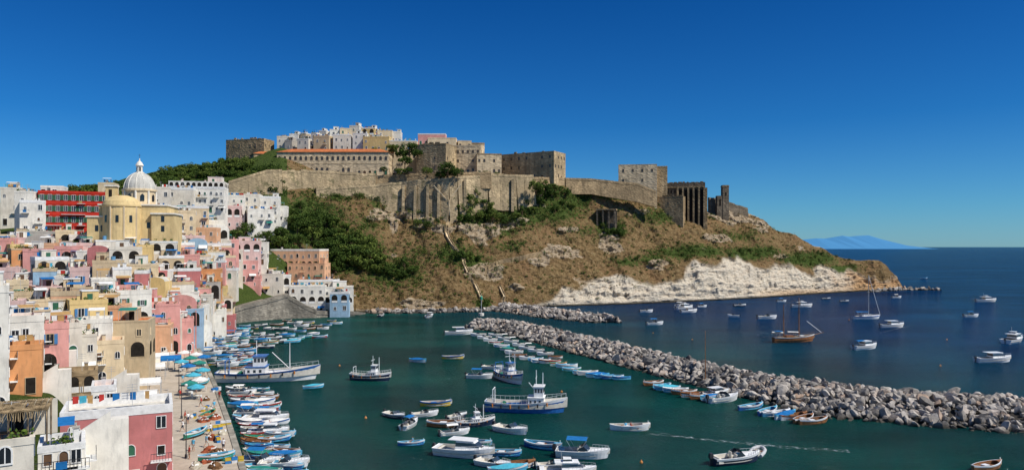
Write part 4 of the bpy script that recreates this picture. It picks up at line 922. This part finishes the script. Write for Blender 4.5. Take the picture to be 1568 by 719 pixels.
def inflatable():
    mb=MB(); g=paint('rubber_grey',(.5,.5,.5),.6); L=4.2
    pts=[(-2.1,.8),(0,.85),(1.1,.75),(1.8,.4),(2.05,0),(1.8,-.4),(1.1,-.75),(0,-.85),(-2.1,-.8)]
    for a,b_ in zip(pts[:-1],pts[1:]): mb.rod((*a,.3+max(0,a[0])*.08),(*b_,.3+max(0,b_[0])*.08),.24,g,n=9)
    mb.box(-2,1.6,-.7,.7,.1,.18,deck); mb.box(-.2,.2,-.65,.65,.4,.46,wood); mb.box(-2,-1.9,-.65,.65,.18,.6,g); cowl(mb,-1.95,.5); return mb.mesh('inflatable')
GZ=[gozzo(hw,hb,hl),gozzo(hl,hw,hw),gozzo(hb,hw,hl),gozzo(hw,hr,deck),gozzo(hg,hw,hl),gozzo(wood,hw,wood),gozzo(hw,wood,wood),gozzo(hw,hl,hl,canvas_b),gozzo(hl,hw,hl,canvas_t),gozzo(hw,hg,deck,canvas_g),gozzo(hw,hb,hw,canvas_w),gozzo(hr,hw,hl),gozzo(hl,hb,hl),gozzo(hw,hw,hl),gozzo(hw,hw,deck),gozzo(hy,hb,deck),gozzo(hw,ho,hg),gozzo(hg,hr,hw)]
MT=[motorboat(),motorboat(None,canvas_b),motorboat(None,canvas_w),motorboat(hk),motorboat(hw,None,5)]
CR=[cruiser(9),cruiser(10,None,True),cruiser(8.5,None,False,canvas_b),cruiser(9,hk,True)]
def boat(kind,u,v,hd,s=1,k=None):
    p=W(u,v); p.z=0
    if kind=='g': me_,nm=GZ[k if k is not None else R.randrange(len(GZ))],'wooden_rowing_boat'
    elif kind=='m': me_,nm=MT[k if k is not None else R.randrange(len(MT))],'motorboat'
    elif kind=='c': me_,nm=CR[k if k is not None else R.randrange(len(CR))],'cabin_cruiser'
    p.z=R.uniform(-.03,.03); o=put(me_,nm,p,math.radians(hd),s); return o
p=W(412,582); put(trawler(21),'fishing_trawler',p,math.radians(8))
p=W(806,630); put(trawler(14,hb,hw,.12,.85),'fishing_trawler',p,math.radians(-8))
p=W(568,582); put(trawler(9,hk,hw,.05,.62),'small_fishing_boat',p,math.radians(-10))
p=W(780,583); put(trawler(11,hw,hb,.0,.75),'small_fishing_boat',p,math.radians(-60))
p=W(728,652); put(trawler(6.5,hk,hw,.0,.42),'small_fishing_boat',p,math.radians(20))
put(schooner(),'two_masted_schooner',W(1216,523),math.radians(12)); put(yacht(),'sailing_yacht',W(1327,488),math.radians(5))
put(inflatable(),'inflatable_dinghy',W(1160,694),math.radians(60))
for a in [('c',703,512,10,1),('c',1366,501,8,1,0),('c',1325,534,20,.95,2),('c',1522,554,5,1,0),('c',1510,462,5,1.1,1),('m',1487,485,5,1.1),('c',1552,524,35,1.1,1),('m',1373,456,10,1),('c',1048,473,30,1,1),('c',1040,469,60,.9,0),('c',1055,478,20,.9,0),('m',1003,497,10,1.1),('m',990,478,0,1.1),('m',1133,469,0,1),('m',1123,485,170,.9),('m',1175,488,0,1.3),('c',1228,470,5,1),('m',1197,462,10,.9),('m',1265,458,0,.8),('m',1293,462,0,.8),('g',1415,426,0,1.2,0),('m',584,484,80,.9),('c',658,485,80,.8),('m',1075,470,20,.9),
 ('c',712,698,-18,.95,0),('m',893,700,-12,1.25,1),('g',965,658,-6,1.2,14),('g',630,681,5,.75,2),('g',640,554,-30,1,7),('g',694,549,0,1.1,15),('g',480,594,20,.8,8),('m',735,579,-10,1),('m',755,565,-20,.9),('m',605,639,-40,.85),('m',628,653,70,.85),('m',651,637,20,.8),('g',668,621,0,1.1,15),('g',683,653,-10,1.2,5),('m',697,665,20,.8),('m',783,662,-35,1.05,0),('g',832,686,-30,1.15,2),('g',728,682,-20,1,4),('g',772,697,-10,.95,2),('m',756,714,-30,.9),('g',790,716,10,1,6),('c',870,726,0,.7,1),('m',1128,708,15,1.2,3),('m',845,716,0,.7),('g',1512,718,20,1,5),('m',700,640,40,.7),('g',778,722,10,1,8)]:
    boat(*a)
ra=random.Random(8)
row=[(732,514),(741,518),(750,522),(759,526),(768,531),(777,536),(786,541),(795,546),(806,550),(818,552),(829,554),(841,557),(853,560),(865,563),(877,567),(888,571),(900,574),(912,577),(925,579),(939,580),(953,580)]
for i,(u,v) in enumerate(row):
    if i<9: boat(ra.choice('mmcg'),u,v,-160+ra.uniform(-14,14),ra.uniform(.8,1))
    else: boat('g',u+ra.uniform(-3,3),v+ra.uniform(-1.5,1.5),ra.uniform(-172,-145),ra.uniform(.85,1.1),ra.choice([2,0,13,1,7,4,12,3,14,16,17]))
for u,v in [(758,514),(770,519),(782,524),(794,529),(806,534),(820,538),(834,543),(850,548)]: boat('m' if ra.random()<.6 else 'g',u,v,ra.uniform(-165,-150),.8)
for u,v,k in [(1000,589,5),(1013,594,2),(1022,597,8),(1034,600,1),(1047,603,5),(1060,607,6),(1073,610,5),(1088,612,7),(1150,626,2),(1176,633,2),(1189,636,1),(1203,639,7),(1216,641,6),(1231,645,5),(1246,648,5)]: boat('g',u,v,ra.uniform(15,38) if u>1100 else ra.uniform(190,220),1.05,k)
boat('m',1108,614,25,1.2,0); boat('c',1096,606,25,.7,0)
for v in np.arange(598,732,6.3):
    ed=np.interp(v,[560,590,640,719],[319,333,352,378]); boat(ra.choice('ggggm'),ed+28+ra.uniform(-4,8),v,ra.uniform(-15,15)+(180 if ra.random()<.5 else 0),ra.uniform(.75,1.1))
    if ra.random()<.75: boat(ra.choice('gggm'),ed+62+ra.uniform(-5,8),v+ra.uniform(-2,2),ra.uniform(-20,20),ra.uniform(.75,1))
for v in np.arange(505,562,3.8):
    ed=np.interp(v,[505,532,560],[305,306,319]); 
    for q in range(4):
        if ra.random()<.8: boat(ra.choice('gggm'),ed+12+q*18+ra.uniform(-4,4),v+ra.uniform(-1,1),ra.uniform(-25,25),ra.uniform(.7,1.0))
for u,v in [(398,512),(410,515),(420,519),(402,522),(415,526),(392,528),(432,512),(408,533),(386,520),(445,505),(452,496),(462,500),(472,495),(485,500),(495,504),(508,492),(515,496),(440,515),(455,520),(468,516),(480,512),(490,517),(440,492),(370,512),(375,500),(362,505),(356,515),(380,508),(350,527),(366,530),(378,537),(350,540),(360,546),(430,505),(350,560),(362,566),(388,503),(400,499),(412,504),(424,498),(460,508),(474,504),(500,498),(448,524),(395,518),(426,524)]:
    boat('g' if ra.random()<.75 else 'm',u,v,ra.uniform(-20,30),ra.uniform(.7,1.0))
boat('c',408,645,0,.8,0); boat('c',412,665,5,.7,2); boat('m',436,716,5,1.1,0)
for u,v,h in [(300,668,70),(332,705,20),(318,640,80),(306,590,60)]:
    put(R.choice(GZ),'wooden_rowing_boat',qp(u,v)+Vector((0,0,.27)),math.radians(h),.85)
mb=MB(); mb.rod((0,0,-1),(0,0,11),.12,wood,.05); mb.obj('mooring_mast',W(1080,590)); 
mb=MB(); mb.revolve(0,0,[(0,-.1),(.2,0),(.22,.15),(.1,.3),(.03,.45),(0,.45)],ho,10); bu=mb.mesh('mooring_buoy')
for u,v in [(982,708),(900,570),(860,600),(560,640),(1060,520),(1000,510),(1300,490),(1450,520),(520,560),(1440,560),(668,470)]: put(bu,'mooring_buoy',W(u,v))
mb=MB(); mb.rod((0,0,0),(0,0,6),.12,metal); mb.revolve(0,0,[(.5,6),(.5,7),(0,7.6)],hg,8); mb.revolve(0,0,[(1,0),(1,1),(0,1)],roofw,10); p=W(737,492); mb.obj('harbour_beacon',(p.x,p.y,2.2))
fm,nt,b=nmat('wake_foam'); p_=pos(nt); n_=texn(nt,p_,1.2,6,.7); b.inputs['Base Color'].default_value=(.6,.68,.7,1); b.inputs['Roughness'].default_value=.9; nt.links.new(ramp(nt,n_,[(.50,0),(.66,.5)]),b.inputs['Alpha'])
def wake(pts,w0,w1):
    mb=MB(); P=[W(u,v) for u,v in pts]
    for i in range(len(P)-1):
        a,b_=P[i],P[i+1]; d=b_-a; s=Vector((d.y,-d.x,0)).normalized(); f0=w0+(w1-w0)*i/(len(P)-1); f1=w0+(w1-w0)*(i+1)/(len(P)-1); z=Vector((0,0,.03)); mb.face([a-s*f0+z,a+s*f0+z,b_+s*f1+z,b_-s*f1+z],fm)
    mb.obj('boat_wake')
wake([(995,664),(1060,670),(1130,678),(1200,684),(1300,690)],.3,.7); wake([(995,660),(1080,672),(1180,680)],.15,.4); wake([(1365,425.6),(1400,426.2),(1414,426.4)],3,1.2); wake([(1345,510),(1400,497)],.3,.3); wake([(1240,490),(1300,485)],.4,.4); wake([(1020,502),(1100,508),(1250,512)],.2,.4)
# ---------------------------------------------------------------- people
skin=paint('skin',(.45,.25,.16),.6,.05); hair=paint('hair',(.03,.02,.015),.8)
def person(pose,shirt,pants):
    if pose=='stand': J=dict(hip=(0,0,.95),ch=(0,.01,1.28),nk=(0,0,1.5),hd=(0,-.02,1.62),tp=(0,-.01,1.74),ls=(.19,0,1.42),le=(.26,.03,1.14),lh=(.27,-.06,.88),rs=(-.19,0,1.42),re=(-.26,.03,1.14),rh=(-.27,-.05,.88),lp=(.1,0,.9),lk=(.11,-.02,.5),la=(.12,.02,.08),lf=(.13,-.16,.03),rp=(-.1,0,.9),rk=(-.11,-.02,.5),ra=(-.12,.02,.08),rf=(-.13,-.16,.03))
    elif pose=='walk': J=dict(hip=(0,0,.93),ch=(0,-.02,1.27),nk=(0,-.04,1.49),hd=(0,-.07,1.61),tp=(0,-.06,1.73),ls=(.19,-.02,1.41),le=(.24,-.12,1.14),lh=(.23,-.3,.96),rs=(-.19,-.02,1.41),re=(-.24,.13,1.16),rh=(-.25,.16,.9),lp=(.1,0,.9),lk=(.11,.0,.5),la=(.11,.3,.14),lf=(.12,.2,.04),rp=(-.1,0,.9),rk=(-.1,-.22,.52),ra=(-.1,-.28,.08),rf=(-.1,-.46,.04))
    else: J=dict(hip=(0,0,.12),ch=(0,.02,.44),nk=(0,0,.66),hd=(0,-.03,.78),tp=(0,-.02,.9),ls=(.19,0,.58),le=(.27,-.12,.36),lh=(.18,-.34,.3),rs=(-.19,0,.58),re=(-.27,-.12,.36),rh=(-.18,-.34,.3),lp=(.1,0,.1),lk=(.15,-.42,.14),la=(.14,-.46,-.28),lf=(.14,-.62,-.32),rp=(-.1,0,.1),rk=(-.15,-.42,.14),ra=(-.14,-.46,-.28),rf=(-.14,-.62,-.32))
    rad=dict(hip=.15,ch=.15,nk=.06,hd=.10,tp=.07,ls=.07,le=.045,lh=.035,rs=.07,re=.045,rh=.035,lp=.1,lk=.065,la=.04,lf=.035,rp=.1,rk=.065,ra=.04,rf=.035)
    for s in 'lr':
        h=Vector(J[s+'h']); e=Vector(J[s+'e']); d=(h-e).normalized()
        for q in range(5):
            n=f'{s}{q}'; off=Vector((0,(q-2)*.02,0)); L=.085+.012*(2-abs(q-2)) if q else .05
            J[n]=tuple(h+d*(.05+L)+off*1.4+Vector((0,-.03,0))); rad[n]=.009
            if q==0: J[n]=tuple(h+d*.06+Vector((0,-.07,0)))
    ks=list(J); ix={k:i for i,k in enumerate(ks)}
    ed=[('hip','ch'),('ch','nk'),('nk','hd'),('hd','tp'),('ch','ls'),('ls','le'),('le','lh'),('ch','rs'),('rs','re'),('re','rh'),('hip','lp'),('lp','lk'),('lk','la'),('la','lf'),('hip','rp'),('rp','rk'),('rk','ra'),('ra','rf')]+[('lh',f'l{q}') for q in range(5)]+[('rh',f'r{q}') for q in range(5)]
    me=bpy.data.meshes.new('p'); me.from_pydata([J[k] for k in ks],[(ix[a],ix[b_]) for a,b_ in ed],[]); o=bpy.data.objects.new('p',me); COL.objects.link(o)
    sk=o.modifiers.new('s','SKIN'); 
    for k in ks: d=me.skin_vertices[0].data[ix[k]]; d.radius=(rad[k],rad[k]); d.use_root=(k=='hip')
    ss_=o.modifiers.new('b','SUBSURF'); ss_.levels=1
    dg=bpy.context.evaluated_depsgraph_get(); m2=bpy.data.meshes.new_from_object(o.evaluated_get(dg)); bpy.data.objects.remove(o)
    m2.materials.clear()
    for x in(skin,shirt,pants,hair): m2.materials.append(x)
    nk=Vector(J['nk']);hip=Vector(J['hip']);hd=Vector(J['hd'])
    for f in m2.polygons:
        c=f.center; i=0
        if c.z>hd.z+.02 and (c.y>hd.y-.03 or c.z>hd.z+.1): i=3
        elif c.z>nk.z-.02: i=0
        elif abs(c.x)<.25 and c.z>hip.z and abs(c.y-hip.y)<.2: i=1
        elif c.z>hip.z-.42 and c.z<=hip.z+.02 and abs(c.x)<.21 and (pose!='sit' or c.y>-.4): i=2
        f.material_index=i; f.use_smooth=True
    return m2
PS=[]
try:
    for pose in('stand','walk','sit'):
        for a,b_ in((hw,hk),(hr,wood2),(hl,deck)): PS.append((pose,person(pose,a,b_)))
    st_=[m for p_,m in PS if p_!='sit']; si_=[m for p_,m in PS if p_=='sit']
    for u,v in [(283,645),(288,648),(300,600),(308,622),(322,665),(276,610),(336,612),(296,690),(316,684),(286,568),(342,690),(280,586),(290,702),(312,574),(280,660),(328,628),(303,548)]:
        put(R.choice(st_),'person',qp(u,v)+Vector((0,0,.01)),R.random()*6.28)
    for u,v,z in [(966,658,.5),(958,658,.5),(632,681,.4),(1130,707,.7),(895,700,.75),(1326,534,1.2),(786,662,.75),(710,698,1.4),(432,716,.7)]:
        p=W(u,v); put(R.choice(si_),'seated_person',(p.x,p.y,z),R.random()*6.28)
except Exception as ex: print('people failed',ex)
mb=MB(); pg=paint('pigeon_grey',(.16,.16,.18),.7)
prf=[(-.2,.01,.0),(-.12,.035,.0),(-.04,.06,.0),(.04,.062,.01),(.09,.045,.05),(.11,.03,.09),(.14,.028,.11),(.165,.01,.11)]
for (x0,r0,z0),(x1,r1,z1) in zip(prf[:-1],prf[1:]): mb.rod((x0,0,z0+.14),(x1,0,z1+.14),r0,pg,r1,10)
mb.rod((.165,0,.25),(.195,0,.245),.008,darkmetal,.002,4); mb.face([(-.18,-.02,.15),(-.18,.02,.15),(-.33,.04,.12),(-.33,-.04,.12)],pg)
for s in(-.02,.02): mb.rod((0,s,.09),(0,s,0),.006,hr,n=4); mb.rod((0,s,0.003),(.04,s,0.003),.005,hr,n=4)
for s in(-1,1): mb.face([(.06,s*.06,.17),(-.05,s*.068,.19),(-.24,s*.03,.14),(-.08,s*.065,.11)],darkmetal)
mb.obj('pigeon',(PG[0]+1.9,PG[1]+1.8,PG[2]+2.62+.22),2)
# ---------------------------------------------------------------- light, world, camera
el=math.radians(50); az=math.radians(116)
S_=Vector((math.sin(az)*math.cos(el),math.cos(az)*math.cos(el),math.sin(el)))
sl=bpy.data.lights.new('sun','SUN'); sl.energy=5; sl.angle=math.radians(.5); sl.color=(1,.95,.86); so=bpy.data.objects.new('sun',sl); so.rotation_euler=S_.to_track_quat('Z','Y').to_euler(); COL.objects.link(so)
w=bpy.data.worlds.new('World'); sc.world=w; w.use_nodes=True; nt=w.node_tree; bg=nt.nodes['Background']
sk=nt.nodes.new('ShaderNodeTexSky'); sk.sky_type='NISHITA'; sk.sun_disc=False; sk.sun_elevation=el; sk.sun_rotation=az; sk.air_density=1.0; sk.dust_density=.1; sk.ozone_density=2; sk.altitude=200
tc_=nt.nodes.new('ShaderNodeTexCoord'); sx=nt.nodes.new('ShaderNodeSeparateXYZ'); nt.links.new(tc_.outputs['Generated'],sx.inputs[0])
tint=ramp(nt,sx.outputs[2],[(0,(.33,.70,1.18)),(.05,(.24,.66,1.12)),(.16,(.085,.49,1.0)),(.33,(.03,.37,.88)),(.8,(.5,.8,1.05))])
col=mix(nt,1,sk.outputs[0],tint,'MULTIPLY')
nt.links.new(col,bg.inputs['Color']); bg.inputs['Strength'].default_value=.085
cam=bpy.data.cameras.new('camera'); cam.sensor_width=36; cam.lens=F/1568*36; cam.shift_y=17.5/1568; cam.clip_end=80000; co=bpy.data.objects.new('camera',cam); co.location=(0,0,HC); co.rotation_euler=(math.radians(90),0,0); COL.objects.link(co); sc.camera=co
sc.view_settings.view_transform='Standard'; sc.view_settings.look='None'; sc.view_settings.exposure=0
print('objs',len(bpy.data.objects))
